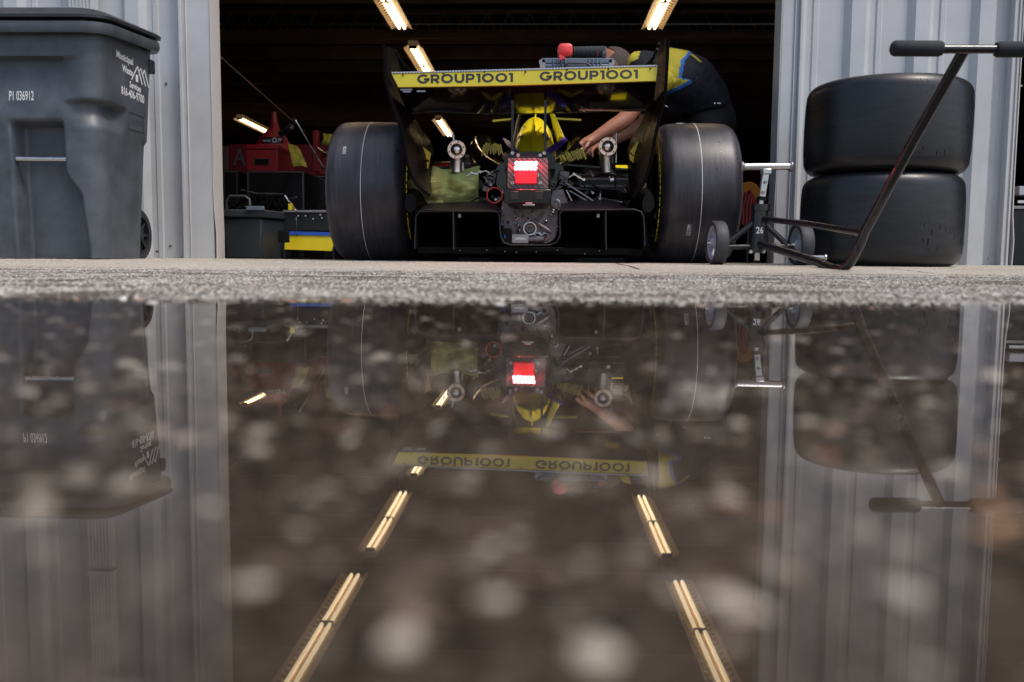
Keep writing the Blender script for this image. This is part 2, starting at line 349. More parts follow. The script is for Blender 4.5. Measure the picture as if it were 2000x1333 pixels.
# concrete apron, laid in slabs with open joints
axs = [-30, -12, -8]+[round(-6+.05*i, 3) for i in range(241)]+[8, 12, 30]
def slab(x0, x1, y0, y1, zoff=.004):
    m_ = MB(); X = [x for x in axs if x0 < x < x1]; X = [x0]+X+[x1]
    Yl = [y0+(y1-y0)*i/24 for i in range(25)]
    def ed(x): return .012*noise.noise(Vector((x*7, 3, 0)))+.006*noise.noise(Vector((x*31, 9, 0)))
    rows = [[(x, y+(ed(x) if k == 0 and y0 < 3 else 0), gz(x, y)+zoff+(-.006 if k == 0 else 0)) for x in X] for k, y in enumerate(Yl)]
    n = len(X); m_.v = [p for r_ in rows for p in r_]
    m_.f = [(j*n+i, j*n+i+1, (j+1)*n+i+1, (j+1)*n+i) for j in range(len(Yl)-1) for i in range(n-1)]
    b0 = len(m_.v); m_.v += [(p[0], p[1], p[2]-.012) for p in rows[0]]; m_.f += [(i, b0+i, b0+i+1, i+1) for i in range(n-1)]
    m_.m = [0]*len(m_.f); return m_
ap = slab(-30, 1.30, 2.80, 4.52)
for mm in (slab(1.312, 30, 2.86, 4.52),): ap.add(mm.v, mm.f)
put(ap.build('concrete_apron', M['concrete'], ang=60), kind='structure')
g = MB(); g.add([(-16, 4.525, .0535), (16, 4.525, .0535), (16, 24.6, .0535), (-16, 24.6, .0535)], [(0, 1, 2, 3)])
put(g.build('garage_floor', M['floor'], smooth=False), kind='structure')

# loose chips of the asphalt surface and the gravel under the water
def stones(name, n, yr, size, matl, zfun, flat, label, seed, powr=1.0, xw=.66, tp=1.0):
    r = np.random.default_rng(seed)
    bm = bmesh.new(); bmesh.ops.create_icosphere(bm, subdivisions=1 if size[1] < .008 else 2, radius=1)
    bv = np.array([v.co[:] for v in bm.verts]); bf = np.array([[v.index for v in f.verts] for f in bm.faces]); bm.free()
    Y = yr[0]+(yr[1]-yr[0])*r.random(n)**powr; X = (r.random(n)*2-1)*(xw*Y+.12)-.03*Y
    s = size[0]+(size[1]-size[0])*r.random(n)**2
    sc = np.stack([s*(.7+.6*r.random(n)), s*(.7+.6*r.random(n)), s*flat*(.6+.6*r.random(n))], 1)
    a = r.random(n)*6.283; ca, sa = np.cos(a), np.sin(a)
    k = len(bv); jit = 1+.22*(r.random((n, k, 1))-.5)
    v = bv[None]*jit*sc[:, None, :]
    vx = v[:, :, 0]*ca[:, None]-v[:, :, 1]*sa[:, None]; vy = v[:, :, 0]*sa[:, None]+v[:, :, 1]*ca[:, None]
    Z = np.array([zfun(x, y) for x, y in zip(X, Y)])
    V = np.stack([vx+X[:, None], vy+Y[:, None], v[:, :, 2]+Z[:, None]], 2).reshape(-1, 3)
    Fc = (bf[None]+(np.arange(n)*k)[:, None, None]).reshape(-1, 3)
    me = bpy.data.meshes.new(name); me.vertices.add(len(V)); me.vertices.foreach_set('co', V.ravel())
    me.loops.add(Fc.size); me.loops.foreach_set('vertex_index', Fc.ravel().astype(np.int32))
    me.polygons.add(len(Fc)); me.polygons.foreach_set('loop_start', np.arange(0, Fc.size, 3, dtype=np.int32)); me.polygons.foreach_set('loop_total', np.full(len(Fc), 3, np.int32))
    me.update(calc_edges=True); me.polygons.foreach_set('use_smooth', [True]*len(Fc))
    at = me.attributes.new('tone', 'FLOAT', 'POINT'); at.data.foreach_set('value', np.repeat(r.random(n)**tp, k).astype(np.float32))
    me.materials.append(matl); o = bpy.data.objects.new(name, me); COL.objects.link(o)
    put(o, label, 'gravel', kind='stuff'); return o
stones('asphalt_chips', 84000, (.93, 2.86), (.0010, .0035), M['stone_dry'], lambda x, y: gz(x, y)-.0015, .55, 'grey and beige stone chips standing out of the asphalt beyond the puddle', 1, 1.0)
stones('concrete_grit', 42000, (2.80, 4.30), (.0014, .0046), M['stone_grit'], lambda x, y: gz(x, y)+.0036, .34, 'beige grit exposed on the worn concrete in front of the garage', 5, 1.0)
stones('gravel_bed', 9000, (.04, .50), (.0022, .0065), M['stone_wet'], lambda x, y: gz(x, y)-.0015, .55, 'small brown and grey gravel under the puddle nearest the camera', 12, .5, .75, 1.6)
stones('gravel', 10000, (.05, 1.0), (.0028, .0090), M['stone_wet'], lambda x, y: gz(x, y)-.0025, .5, 'brown and pale gravel lying under the shallow puddle water', 2, .55, .75, 3.4)
for i, (px, py, Y, rz) in enumerate([(1972, 1040, .150, .4), (1925, 1070, .145, 2.0), (1935, 985, .165, 1.1)]):
    m_ = MB(); c = P(px, py, Y); c.z = .0006; pts = []
    rows = []
    for a in range(7):
        t = a/6; wd = 0.0015*math.sin(math.pi*(.06+.9*t))
        rows.append([c+Matrix.Rotation(rz, 3, 'Z') @ Vector(((t-.5)*.007, s*wd, .0006*abs(s)+.0005*t)) for s in (-1, 0, 1)])
    m_.sheet(rows, .0003)
    o = m_.build('dead_leaf', M['leaf'], loc=c); put(o, ['orange leaf scrap floating on the puddle, rightmost of three', 'orange leaf scrap floating on the puddle, lowest of three', 'orange leaf scrap floating on the puddle, topmost of three'][i], 'leaf', 'leaf scraps on the puddle')

# ------------------------------------------------------------------ garage building
WY = 4.52
bld = empty('garage_building', (0, WY, .05), 'grey corrugated metal garage building with its tall bay door standing open', 'garage')
XJL = P(424, 480, WY).x; XJR = P(1508, 500, WY).x; XPR = P(1962, 500, WY).x; XNR = XPR+2.9
def corrug(x0, x1, z0, z1, y, phase=0, pitch=.313):
    prof = [(0, 0), (.105, 0), (.135, -.032), (.205, -.032), (.235, 0), (.262, 0), (.268, -.007), (.290, -.007), (.296, 0)]
    pts = []; k = math.floor((x0-phase)/pitch)-1
    while k*pitch+phase < x1:
        for a, b in prof:
            pts.append((k*pitch+phase+a*pitch/.313, y+b))
        k += 1
    inr = [p for p in pts if x0 < p[0] < x1]
    def yi(x):
        for (a, b), (c, d) in zip(pts, pts[1:]):
            if a <= x <= c: return b+(d-b)*(x-a)/(c-a+1e-9)
        return y
    inr = [(x0, yi(x0))]+inr+[(x1, yi(x1))]
    m_ = MB(); n = len(inr)
    zs = [z0+(z1-z0)*i/6 for i in range(7)]
    m_.v = [(x, yy, z) for z in zs for x, yy in inr]
    m_.f = [(j*n+i, j*n+i+1, (j+1)*n+i+1, (j+1)*n+i) for j in range(6) for i in range(n-1)]; m_.m = [0]*len(m_.f)
    b0 = len(m_.v); m_.v += [(x0, y+.05, z0), (x1, y+.05, z0), (x1, y+.05, z1), (x0, y+.05, z1)]; m_.f.append((b0, b0+1, b0+2, b0+3)); m_.m.append(0)
    return m_
ZF, ZD, ZT = .052, 3.1, 4.6
corrug(-14, XJL-.155, ZF, ZT, WY, phase=-1.935).build('wall_panel', M['panel'], bld, smooth=False)
corrug(XJR+.10, XPR-.05, ZF, ZT, WY, phase=1.405).build('wall_panel', M['panel'], bld, smooth=False)
corrug(XNR+.1, 14, ZF, ZT, WY, phase=.12).build('wall_panel', M['panel'], bld, smooth=False)
corrug(XJL-.155, XJR+.10, ZD+.1, ZT, WY, phase=-1.935).build('wall_panel', M['panel'], bld, smooth=False)
corrug(XPR-.05, XNR+.1, ZD+.1, ZT, WY, phase=-1.935).build('wall_panel', M['panel'], bld, smooth=False)
# jamb trims: flat flashing with a folded lip
def jamb(x0, x1, edge, cream):
    m_ = MB(); zc = (ZF+ZD)/2; h = ZD-ZF
    m_.box(((x0+x1)/2, WY-.012, zc), (abs(x1-x0), .05, h))
    s = 1 if edge == max(x0, x1) else -1
    o_ = x0 if s > 0 else x1
    m_.box((o_+s*.008, WY-.048, zc), (.016, .020, h)); m_.box((o_+s*.036, WY-.041, zc), (.006, .008, h))
    m_.box((edge-s*.03, WY+.06, zc), (.05, .09, h))
    j = m_.build('door_jamb', M['trim'], bld, bevel=.003)
    e = MB(); rows = []
    for i in range(25):
        z = ZF+.004+h*i/24; b = .010*noise.noise(Vector((i*.7, edge, 0)))*max(0, 1-i/7)+(.012 if (i < 2 and s > 0) else 0)
        rows.append([(edge+s*.004+b, WY-.042-.3*b, z), (edge+s*.004+b, WY+.02, z), (edge-s*.001+b*.3, WY+.10, z)])
    e.sheet(rows, .004); e.build('edge_strip', cream, j)
    return j
jamb(XJL-.155, XJL, XJL, M['trim_cream']); jamb(XJR, XJR+.10, XJR, M['trim'])
jamb(XPR-.05, XPR, XPR, M['trim_cream']); jamb(XNR, XNR+.1, XNR, M['trim'])
m_ = MB()
for a, b in ((XJL-.155, XJR+.1), (XPR-.05, XNR+.1)): m_.box(((a+b)/2, WY+.0, ZD+.05), (b-a, .14, .1))
m_.build('door_header', M['trim'], bld, bevel=.004)
# fluted downspout behind the bin
m_ = MB(); xd0, xd1 = P(148, 10, WY).x, P(196, 10, WY).x; n = 7
pts = [(xd0, WY-.03)]
for i in range(n):
    wv = (xd1-xd0)/n
    pts += [(xd0+wv*(i+.15), WY-.075), (xd0+wv*(i+.55), WY-.075), (xd0+wv*(i+.6), WY-.068), (xd0+wv*(i+.98), WY-.068)]
pts += [(xd1, WY-.03)]
m_.prism([(x, y, ZF+.15) for x, y in pts], (0, 0, ZT-.3)); m_.box(((xd0+xd1)/2, WY-.052, 1.62), (xd1-xd0+.012, .056, .02))
m_.build('downspout', M['panel'], bld, smooth=False)
# lap seam of the pillar cladding and splash dirt line screws
m_ = MB(); c = P(1775, 300, WY-.002); m_.box((c.x, WY-.003, (ZF+ZT)/2), (.004, .006, ZT-ZF)); m_.build('lap_seam', M['carbon_g'], bld)
m_ = MB()
for x0_ in (-1.935, -1.935-.313, -1.935-.626, 1.405+.045, 1.405+.358, 1.405+.671, 1.405+.984):
    for z_ in (.12, .95, 1.95):
        m_.lathe([(0, -.005), (.005, -.005), (.0065, 0), (0, 0)], (x0_+.012, WY-.001, z_), (0, 1, 0), 10)
m_.build('panel_screw', M['steel'], bld)
# screws along the foot of the panels
m_ = MB()
for px, py in [(312, 492), (366, 491), (1780, 38), (1925, 505), (1600, 505)]:
    c = P(px, py, WY-.004); c.y = WY-.034 if px not in (1780,) else WY-.01; m_.lathe([(0, -.006), (.006, -.006), (.008, 0), (0, 0)], c, (0, 1, 0), 10)
m_.build('panel_screw', M['steel'], bld)
# roof, side walls, rear wall, purlins
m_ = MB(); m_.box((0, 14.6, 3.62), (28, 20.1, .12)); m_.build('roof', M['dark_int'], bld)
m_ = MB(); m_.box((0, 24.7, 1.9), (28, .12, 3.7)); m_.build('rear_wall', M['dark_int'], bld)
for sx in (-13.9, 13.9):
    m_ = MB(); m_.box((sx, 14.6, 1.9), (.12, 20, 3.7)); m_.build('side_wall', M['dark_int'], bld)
for i in range(18):
    y = 6.3+1.02*i; m_ = MB()
    if i == 6:
        m_.box((0, y, 3.18), (27.6, .05, .05)); m_.box((0, y, 3.52), (27.6, .05, .05))
        for k in range(90): x = -13.5+.3*k; m_.bar((x, y, 3.2), (x+.15, y, 3.5), .012, .012, (0, 1, 0)); m_.bar((x+.15, y, 3.5), (x+.3, y, 3.2), .012, .012, (0, 1, 0))
        m_.build('roof_truss', M['purlin'], bld)
    else:
        m_.box((0, y, 3.45), (27.6, .012, .2)); m_.box((0, y+.03, 3.352), (27.6, .06, .006)); m_.build('purlin', M['purlin'], bld)
m_ = MB(); m_.tube([(-13, 11.5, 3.10), (13, 11.5, 3.12)], .018, 8); m_.tube([(-13, 19, 1.7), (13, 19, 1.7)], .02, 8); m_.build('ceiling_conduit', M['steel'], bld)
m_ = MB(); m_.tube([P(428, 110, 6), P(600, 262, 12)], .006, 6); m_.build('stay_cable', M['purlin'], bld)

# ------------------------------------------------------------------ strip lights
def make_lamp():
    root = empty('strip_light', (0, 0, 0), '', 'ceiling light', 'warm white strip lights under the garage ceiling')
    L_ = 2.36; m_ = MB(); m_.box((0, 0, .07), (.13, L_, .07)); m_.build('housing', M['lampbody'], root)
    for s in (-1, 1):
        m_ = MB(); n = 26
        def q(u, y): return (s*(.06+u*.075), y, .045-u*.04)
        for (u0, u1) in ((0, .2), (.62, 1)):
            m_.sheet([[q(u0, -L_/2), q(u0, L_/2)], [q(u1, -L_/2), q(u1, L_/2)]], .002)
        for k in range(n+1):
            y = -L_/2+L_*k/n
            m_.sheet([[q(.2, y-.022), q(.2, y+.022)], [q(.62, y-.022), q(.62, y+.022)]], .002)
        m_.build('slotted_reflector', M['lampbody'], root)
        for hy in (-1, 1):
            m_ = MB(); m_.tube([(s*.034, hy*.02, .018), (s*.034, hy*(L_/2-.03), .018)], .017, 10); m_.build('lamp_tube', M['tube'], root)
    m_ = MB()
    for y in (-L_/2+.01, 0, L_/2-.01): m_.box((0, y, .018), (.11, .025, .04))
    m_.build('lamp_holder', M['carbon_m'], root)
    for s in (-1, 1):
        m_ = MB(); m_.tube([(0, s*.9, .1), (0, s*.9, .42)], .004, 6); m_.build('hanger', M['steel'], root)
    return root
lamp0 = make_lamp(); used = False
lx, rx, HZ = -1.77, 1.40, 3.0
LAMPS = [(lx, 4.95+.0, 'left', 'nearest'), (lx, 7.12, 'left', 'second nearest'), (lx, 10.2, 'left', 'third'), (lx, 13.5, 'left', 'fourth'), (-2.12, 19.6, 'left', 'farthest'),
         (rx, 4.95, 'right', 'nearest'), (rx, 7.12, 'right', 'second nearest'), (rx, 10.2, 'right', 'third'), (-6.3, 19.6, 'far left', 'lone')]
for x, y, side, which in LAMPS:
    if y < 6: continue
    o = copy_tree(lamp0) if used else lamp0; used = True
    o.location = (x, y, HZ); o['label'] = f'lit warm strip light, {which} one in the {side} row of the ceiling'
    o['label'] = o['label'].replace('far left row', 'bay far to the left').replace('far right row', 'next bay to the right')

def spl(pts, n):
    out = []
    for i in range(len(pts)-1):
        p0, p1, p2, p3 = [Vector(pts[max(0, min(len(pts)-1, i+k))]) for k in (-1, 0, 1, 2)]
        for j in range(n):
            t = j/n; out.append(.5*((2*p1)+(-p0+p2)*t+(2*p0-5*p1+4*p2-p3)*t*t+(-p0+3*p1-3*p2+p3)*t**3))
    out.append(Vector(pts[-1])); return out
# ------------------------------------------------------------------ text helpers
def text_pts(body, size, off=0.0, sx=1.0):
    cu = bpy.data.curves.new('t', 'FONT'); cu.body = body; cu.size = size; cu.offset = off; cu.resolution_u = 3
    o = bpy.data.objects.new('t', cu); COL.objects.link(o); dg = bpy.context.evaluated_depsgraph_get()
    me = bpy.data.meshes.new_from_object(o.evaluated_get(dg)); bpy.data.objects.remove(o)
    v = [(p.co.x*sx, p.co.y) for p in me.vertices]; f = [tuple(p.vertices) for p in me.polygons]; bpy.data.meshes.remove(me)
    return v, f
def place_text(mb, body, size, fn, off=0.0, sx=1.0, mi=0):
    v, f = text_pts(body, size, off, sx); mb.add([fn(a, b) for a, b in v], f, mi)
    return max(a for a, b in v)
def strokes(letters, th):
    """bold geometric capitals as ribbons: returns list of quads, and width"""
    quads = []; x = 0
    def line(a, b):
        a, b = Vector(a), Vector(b); d = (b-a).normalized(); n = Vector((-d.y, d.x))*th/2; quads.append([a-n, b-n, b+n, a+n])
    def arc(c, rx_, ry_, a0, a1, n=28):
        for i in range(n):
            t0, t1 = R(a0+(a1-a0)*i/n), R(a0+(a1-a0)*(i+1)/n)
            o0, o1 = [Vector((c[0]+(rx_)*math.cos(t), c[1]+(ry_)*math.sin(t))) for t in (t0, t1)]
            i0, i1 = [Vector((c[0]+(rx_-th)*math.cos(t), c[1]+(ry_-th)*math.sin(t))) for t in (t0, t1)]
            quads.append([i0, o0, o1, i1])
    h = th/2
    for ch in letters:
        if ch in 'OG0':
            wd = 1.12
            if ch == 'G':
                arc((x+wd/2, .5), wd/2, .52, 42, 355); line((x+wd*.55, .46), (x+wd, .46)); line((x+wd-h, .46+h), (x+wd-h, .30))
            else: arc((x+wd/2, .5), wd/2, .52, 0, 360, 36)
        elif ch == 'R' or ch == 'P':
            wd = .84; line((x+h, 0), (x+h, 1)); line((x, 1-h), (x+.5, 1-h)); line((x, .34+h*.6), (x+.5, .34+h*.6))
            arc((x+.5, (1+.34-h*.4)/2), .33, (1-.34+h*.4)/2, -90, 90, 14)
            if ch == 'R': line((x+.40, .40), (x+.74, 0))
        elif ch == 'U':
            wd = .92; line((x+h, .40), (x+h, 1)); line((x+wd-h, .40), (x+wd-h, 1)); arc((x+wd/2, .42), wd/2, .44, 180, 360, 20)
        elif ch == '1':
            wd = .40; line((x+wd-h, 0), (x+wd-h, 1)); line((x, 1-h), (x+wd, 1-h))
        x += wd+.13
    return quads, x-.13
def place_strokes(mb, letters, th, fn, mi=0):
    qs, wd = strokes(letters, th)
    for q_ in qs: mb.add([fn(p.x/wd, p.y) for p in q_], [(0, 1, 2, 3)], mi)

# ------------------------------------------------------------------ tyres and wheels
def tyre_profile(w, Ro, ri=.19, sh=.055):
    h = w/2; pr = []
    pr += [(ri, -h+.035), (ri+.01, -h+.008), (ri+.05, -h-.004), (Ro-.11, -h-.008)]
    for k in range(7):
        a = R(90*k/6); pr.append((Ro-sh+sh*math.sin(a)-.004, -h+sh-sh*math.cos(a)-.006*(1-k/6)))
    pr += [(Ro-.001, -h*.5), (Ro, 0), (Ro-.001, h*.5)]
    for k in range(7):
        a = R(90-90*k/6); pr.append((Ro-sh+sh*math.sin(a)-.004, h-sh+sh*math.cos(a)+.006*(k/6)))
    pr += [(Ro-.11, h+.008), (ri+.05, h+.004), (ri+.01, h-.008), (ri, h-.035)]
    return pr
def make_wheel(parent, c, w, Ro, side, stripe=0.0, camber=0, mark=None, matl=None, ri=.19):
    root = bpy.data.objects.new('wheel', None); COL.objects.link(root); root.parent = parent; root.location = Vector(c)-wloc(parent)
    ax = Vector((math.cos(camber), 0, math.sin(camber)*side)).normalized(); C = Vector(c)
    m_ = MB(); m_.lathe(tyre_profile(w, Ro, ri), C, ax, 128, closed=True); t = m_.build('tyre', matl or M['tyre'], root, ang=60)
    if stripe is not None:
        m_ = MB(); pr = [(Ro+.0004, stripe-.0011), (Ro+.0010, stripe-.0011), (Ro+.0010, stripe+.0011), (Ro+.0004, stripe+.0011)]
        m_.lathe(pr, C, ax, 128, closed=True); m_.build('stripe', M['white'], root)
    m_ = MB(); h = w/2
    m_.lathe([(ri+.012, -h+.01), (ri-.005, -h+.02), (ri-.02, -h+.05), (ri-.03, h-.09), (ri-.03, h-.05), (ri-.005, h-.02), (ri+.012, h-.01), (ri+.002, h-.01), (ri-.015, h-.03), (ri-.02, -h+.06), (ri+.002, -h+.012)], C, ax, 64, closed=True)
    e1 = Vector((0, 0, 1)); e2 = Vector((0, 1, 0))
    for k in range(10):
        a = 2*math.pi*k/10; d = e1*math.cos(a)+e2*math.sin(a); m_.bar(C+ax*side*(h-.08)+d*.04, C+ax*side*(h-.06)+d*(ri-.02), .022, .03, ax)
    m_.lathe([(0, .07), (.05, .07), (.06, .04), (.06, -.08), (0, -.08)], C+ax*side*(h-.09), ax, 24)
    m_.build('rim', M['carbon'], root)
    if mark:
        for k, (txt, xo, ang, size, vert) in enumerate(mark):
            m_ = MB()
            def fn(a, b):
                if vert: th, xx = ang+a/Ro, xo+b*-1
                else: th, xx = ang+b/Ro, xo+a
                rr = Ro+.0012 if abs(xx) < w/2-.05 else Ro-.001
                return C+ax*xx+Vector((0, -math.cos(th), math.sin(th)))*rr
            if txt == 'BOX': 
                m_.add([fn(a, b) for a, b in ((0, 0), (size*1.6, 0), (size*1.6, size), (0, size))], [(0, 1, 2, 3)])
            else: place_text(m_, txt, size, fn, .0, .62)
            m_.build('printed_code', M['white'], root)
    return root

# ------------------------------------------------------------------ race car
car = empty('race_car', (-.02, 4.25, .05), 'black and yellow open wheel race car seen from behind with its red rain light on', 'race car')
RW = .331; YA = 4.27
zg = gz(0, 4.27)+.003
wl = make_wheel(car, ((-.972-.612)/2, YA, zg+RW), .36, RW, -1, -.012, R(.5), mark=[('D2473R', -.085, R(26), .020, True)])
wr = make_wheel(car, ((.553+.907)/2, YA-.02, zg+RW-.002), .354, RW, 1, -.008, R(.5), mark=[('D2739M', -.045, R(-38), .026, True), ('BOX', -.09, R(76), .022, False)])
# yellow lettering arc on the inner walls
for wc, xin, sgn in ((wl, -.607, 1), (wr, .549, -1)):
    m_ = MB(); zc = zg+RW
    for k in range(22):
        a = R(150+6.0*k+ (3 if k % 3 else 0)); rr = .262; c = Vector((xin, YA-.02+rr*math.cos(a)*1.0, zc+rr*math.sin(a+math.pi)))
        c = Vector((xin+.004*sgn, YA-.02-rr*math.cos(R(-60+5.6*k)), zc+rr*math.sin(R(-60+5.6*k))))
        t = Vector((0, math.sin(R(-60+5.6*k)), math.cos(R(-60+5.6*k))))
        m_.bar(c-t*(.011 if k % 2 else .006), c+t*.008, .012 if k % 3 else .007, .003, (1, 0, 0))
    m_.build('sidewall_lettering', M['yellow'], wc)
# front wheels
for s, x in ((-1, -.80), (1, .84)):
    make_wheel(car, (x, 7.25, zg+.325), .29, .325, s, None)
# suspension and drive shafts
def arm(name, pts, r=.012, flat=False, m=None, n=10):
    m_ = MB(); m_.tube([P(*p) for p in pts], r, n); return m_.build(name, m or M['carbon'], car)
arm('wishbone', [(796, 377, 4.2), (870, 378, 4.15), (985, 376, 4.1)], .011); arm('wishbone', [(796, 385, 4.45), (985, 368, 4.4)], .010)
arm('wishbone', [(1278, 381, 4.22), (1200, 376, 4.15), (1095, 366, 4.1)], .011); arm('wishbone', [(1278, 392, 4.45), (1100, 378, 4.4)], .010)
arm('toe_link', [(905, 402, 3.98), (958, 374, 4.05)], .004, m=M['carbon_m']); arm('toe_link', [(1105, 358, 4.0), (1160, 394, 3.98)], .005, m=M['steel'])
arm('push_rod', [(1112, 373, 4.0), (1145, 392, 3.98)], .004, m=M['steel']); arm('push_rod', [(1106, 372, 4.0), (1118, 395, 3.99)], .003, m=M['silver'])
arm('push_rod', [(1165, 385, 4.15), (1216, 396, 4.15)], .003, m=M['cast'])
for s in (-1, 1):
    m_ = MB(); x0, x1 = (-.60, -.22) if s < 0 else (.54, .16); m_.tube([(x0, YA, zg+RW-.01), (x1, YA-.02, zg+RW+.0)], .02, 14); m_.build('drive_shaft', M['carbon_m'], car)
# brake ducts beside the wheels
for x, px in ((-1, 815), (1, 1255)):
    m_ = MB(); c = P(px, 395, 4.2)
    rings = []
    for yy, sc in ((3.98, .5), (4.05, .85), (4.2, 1), (4.4, .9)):
        rings.append([Vector((c.x+sc*.055*math.cos(a), yy, c.z+sc*.085*math.sin(a)-.02)) for a in [2*math.pi*k/16 for k in range(16)]])
    m_.loft(rings); m_.build('brake_duct', M['carbon_m'], car)
# floor and diffuser
def quad_plate(mb, pts, th=.006, mi=0):
    o = [Vector(p) for p in pts]; n = (o[1]-o[0]).cross(o[2]-o[0]).normalized()*th; mb.prism(o, n, mi)
YD = 3.84
dif = MB(); 
quad_plate(dif, [P(840, 397, YD+.12), P(960, 392, YD+.12), P(978, 412, YD-.0), P(815, 412, YD-.0)])
quad_plate(dif, [P(1098, 393, YD+.12), P(1190, 392, YD+.12), P(1226, 407, YD), P(1092, 411, YD)])
dtop = dif.build('diffuser_top', M['carbon_g'], car, smooth=False)
dif = MB()
def rim_path(pts, r, mat_, name, par):
    m_ = MB(); m_.tube([P(*p) for p in pts], r, 8); return m_.build(name, mat_, par)
# body of the diffuser: curved channel panels
for (xa, xb, yt, sgn) in ((812, 975, 412, -1), (1094, 1258, 411, 1)):
    rows = []
    for Yk, ytk, k in ((YD, 412, 0), (YD+.18, 424, 1), (YD+.38, 446, 2), (YD+.62, 480, 3), (YD+.9, 500, 4)):
        rows.append([P(xa+(xb-xa)*j/10, ytk, YD)+Vector((0, Yk-YD, 0)) for j in range(11)])
    dif.sheet(rows, .005)
for px, s in ((813, -1), (1257, 1)):
    a, b = P(px, 410, YD), P(px-2*s*0, 486, YD); dif.prism([a, b, b+Vector((0, .9, 0)), a+Vector((0, .9, -.15))], (s*.006, 0, 0))
for a_, b_ in (((975, 412), (977, 470)), ((1094, 411), (1094, 466))):
    a, b = P(*a_, YD+.01), P(*b_, YD+.01); dif.prism([a, b, b+Vector((0, .9, 0)), a+Vector((0, .9, -.1))], (.005, 0, 0))
dbody = dif.build('diffuser', M['pitch'], car, smooth=False)
for px, sl in ((884, 0), (1182, 1)):
    m_ = MB(); a, b = P(px, 412, YD-.01), P(px+1, 488, YD-.01); m_.prism([a, b, b+Vector((0, .8, 0)), a+Vector((0, .8, -.15))], (.005, 0, 0)); m_.build('strake', M['carbon_g'], dbody, smooth=False)
    c = P(px+14*(1 if sl == 0 else -1), 422, YD+.05); m_ = MB(); m_.box(c, (.012, .02, .016)); m_.build('bracket', M['steel'], dbody)
rim_path([(810, 486, YD-.01), (812, 425, YD-.01), (818, 414, YD-.01), (830, 410, YD-.01), (900, 412, YD-.01), (968, 412, YD-.01), (975, 420, YD-.01), (977, 460, YD-.01), (984, 474, YD-.01), (998, 479, YD-.01), (1074, 479, YD-.01), (1088, 473, YD-.01), (1094, 458, YD-.01), (1093, 418, YD-.01), (1100, 411, YD-.01), (1180, 410, YD-.01), (1238, 409, YD-.01), (1252, 414, YD-.01), (1257, 425, YD-.01), (1260, 480, YD-.01)], .0028, M['carbon_g'], 'diffuser_lip', car)
m_ = MB(); c = P(1035, 492, YD+.25); m_.box((c.x, YD+.55, c.z), (1.0, 1.0, .03)); m_.box((c.x, YD+.9, c.z+.03), (1.05, 1.2, .05)); m_.box((c.x, YD+.12, P(1035, 488, YD+.1).z), (.30, .2, .02)); m_.build('skid_floor', M['pitch'], car, bevel=.004)
m_ = MB()
for k in range(8):
    px = 905+k*40+random.uniform(-19, 19); m_.lathe([(0, -.003), (.0022, -.003), (.003, 0), (0, 0)], P(px, 492+random.uniform(-4, 6), YD-.01), (0, 1, 0), 6)
m_.build('floor_bolt', M['steel'], car)
# gearbox casing
YG = 3.93
m_ = MB()
rings = []
for Yk, sc in ((YG+.02, .92), (YG+.05, 1), (YG+.5, 1.05), (YG+.9, 1.2)):
    c = P(1034, 425, YG); hw, hh = .137*sc, .128*sc; ring = []
    for k in range(32):
        a = 2*math.pi*k/32; ca, sa = math.cos(a), math.sin(a)
        ring.append(Vector((c.x+hw*math.copysign(abs(ca)**.5, ca), Yk, c.z+hh*math.copysign(abs(sa)**.5, sa))))
    rings.append(ring)
m_.loft(rings); gb = m_.build('gearbox', M['cast'], car)
def ring(name, px, py, Y, ro, ri_, m, par, t=.012, n=28):
    q = MB(); c = P(px, py, Y); q.lathe([(ri_, 0), (ri_, -t), (ri_+.001, -t-.002), (ro-.001, -t-.002), (ro, -t), (ro, 0)], c, (0, 1, 0), n); return q.build(name, m, par)
ring('output_bearing', 1035, 447, YG+.01, .031, .024, M['silver'], gb); ring('output_bearing_inner', 1035, 447, YG+.015, .018, .009, M['cast'], gb)
q = MB()
for px, py, r_ in ((1008, 426, .010), (1021, 424, .006), (1032, 428, .009), (1022, 423, .006), (1010, 440, .009), (1012, 451, .009), (1015, 444, .006), (993, 434, .007), (1066, 434, .008), (1080, 413, .009), (1079, 418, .010), (1095, 407, .012), (1088, 447, .009), (1040, 416, .008), (1036, 477, .008), (1088, 396, .014), (1050, 462, .02), (1065, 462, .018)):
    c = P(px, py, YG+.01); q.lathe([(r_*.45, 0), (r_*.45, -.012), (r_*.6, -.016), (r_, -.014), (r_, .02)], c, (0, 1, 0), 16)
q.build('casing_boss', M['steel'], gb)
q = MB(); q.tube([P(1040, 428, YG-.01), P(1055, 440, YG-.02), P(1077, 454, YG-.02)], .008, 12); q.tube([P(1050, 430, YG), P(1062, 414, YG)], .006, 10); q.tube([P(1004, 414, YG), P(1012, 420, YG), P(1000, 430, YG)], .005, 8)
q.tube([P(1030, 468, YG-.005), P(1062, 468, YG-.005)], .018, 16); q.build('oil_pipe', M['cast'], gb)
q = MB(); c = P(1016, 467, YG-.02); q.box(c, (.078, .03, .045)); q.build('pump_cover', M['steel'], gb, bevel=.004)
q = MB(); c = P(1016, 466, YG-.037); q.prism([c+Vector((x, 0, z)) for x, z in ((-.028, -.004), (-.022, .001), (-.008, .004), (.008, .004), (.022, .001), (.028, -.004), (.02, -.006), (-.02, -.006))], (0, -.002, 0)); q.build('cast_badge', M['silver'], gb)
q = MB()
for a, b in (((981, 405), (981, 418)), ((980, 418), (979, 440)), ((983, 418), (984, 440))): q.tube([P(*a, YG-.03), P(*b, YG-.03)], .0022, 6)
q.tube([P(1107, 398, YG), P(1100, 385, YG+.02), P(1092, 372, YG+.03)], .006, 8); q.tube([P(1098, 404, YG), P(1108, 402, YG)], .004, 8)
q.build('gear_linkage', M['silver'], gb)
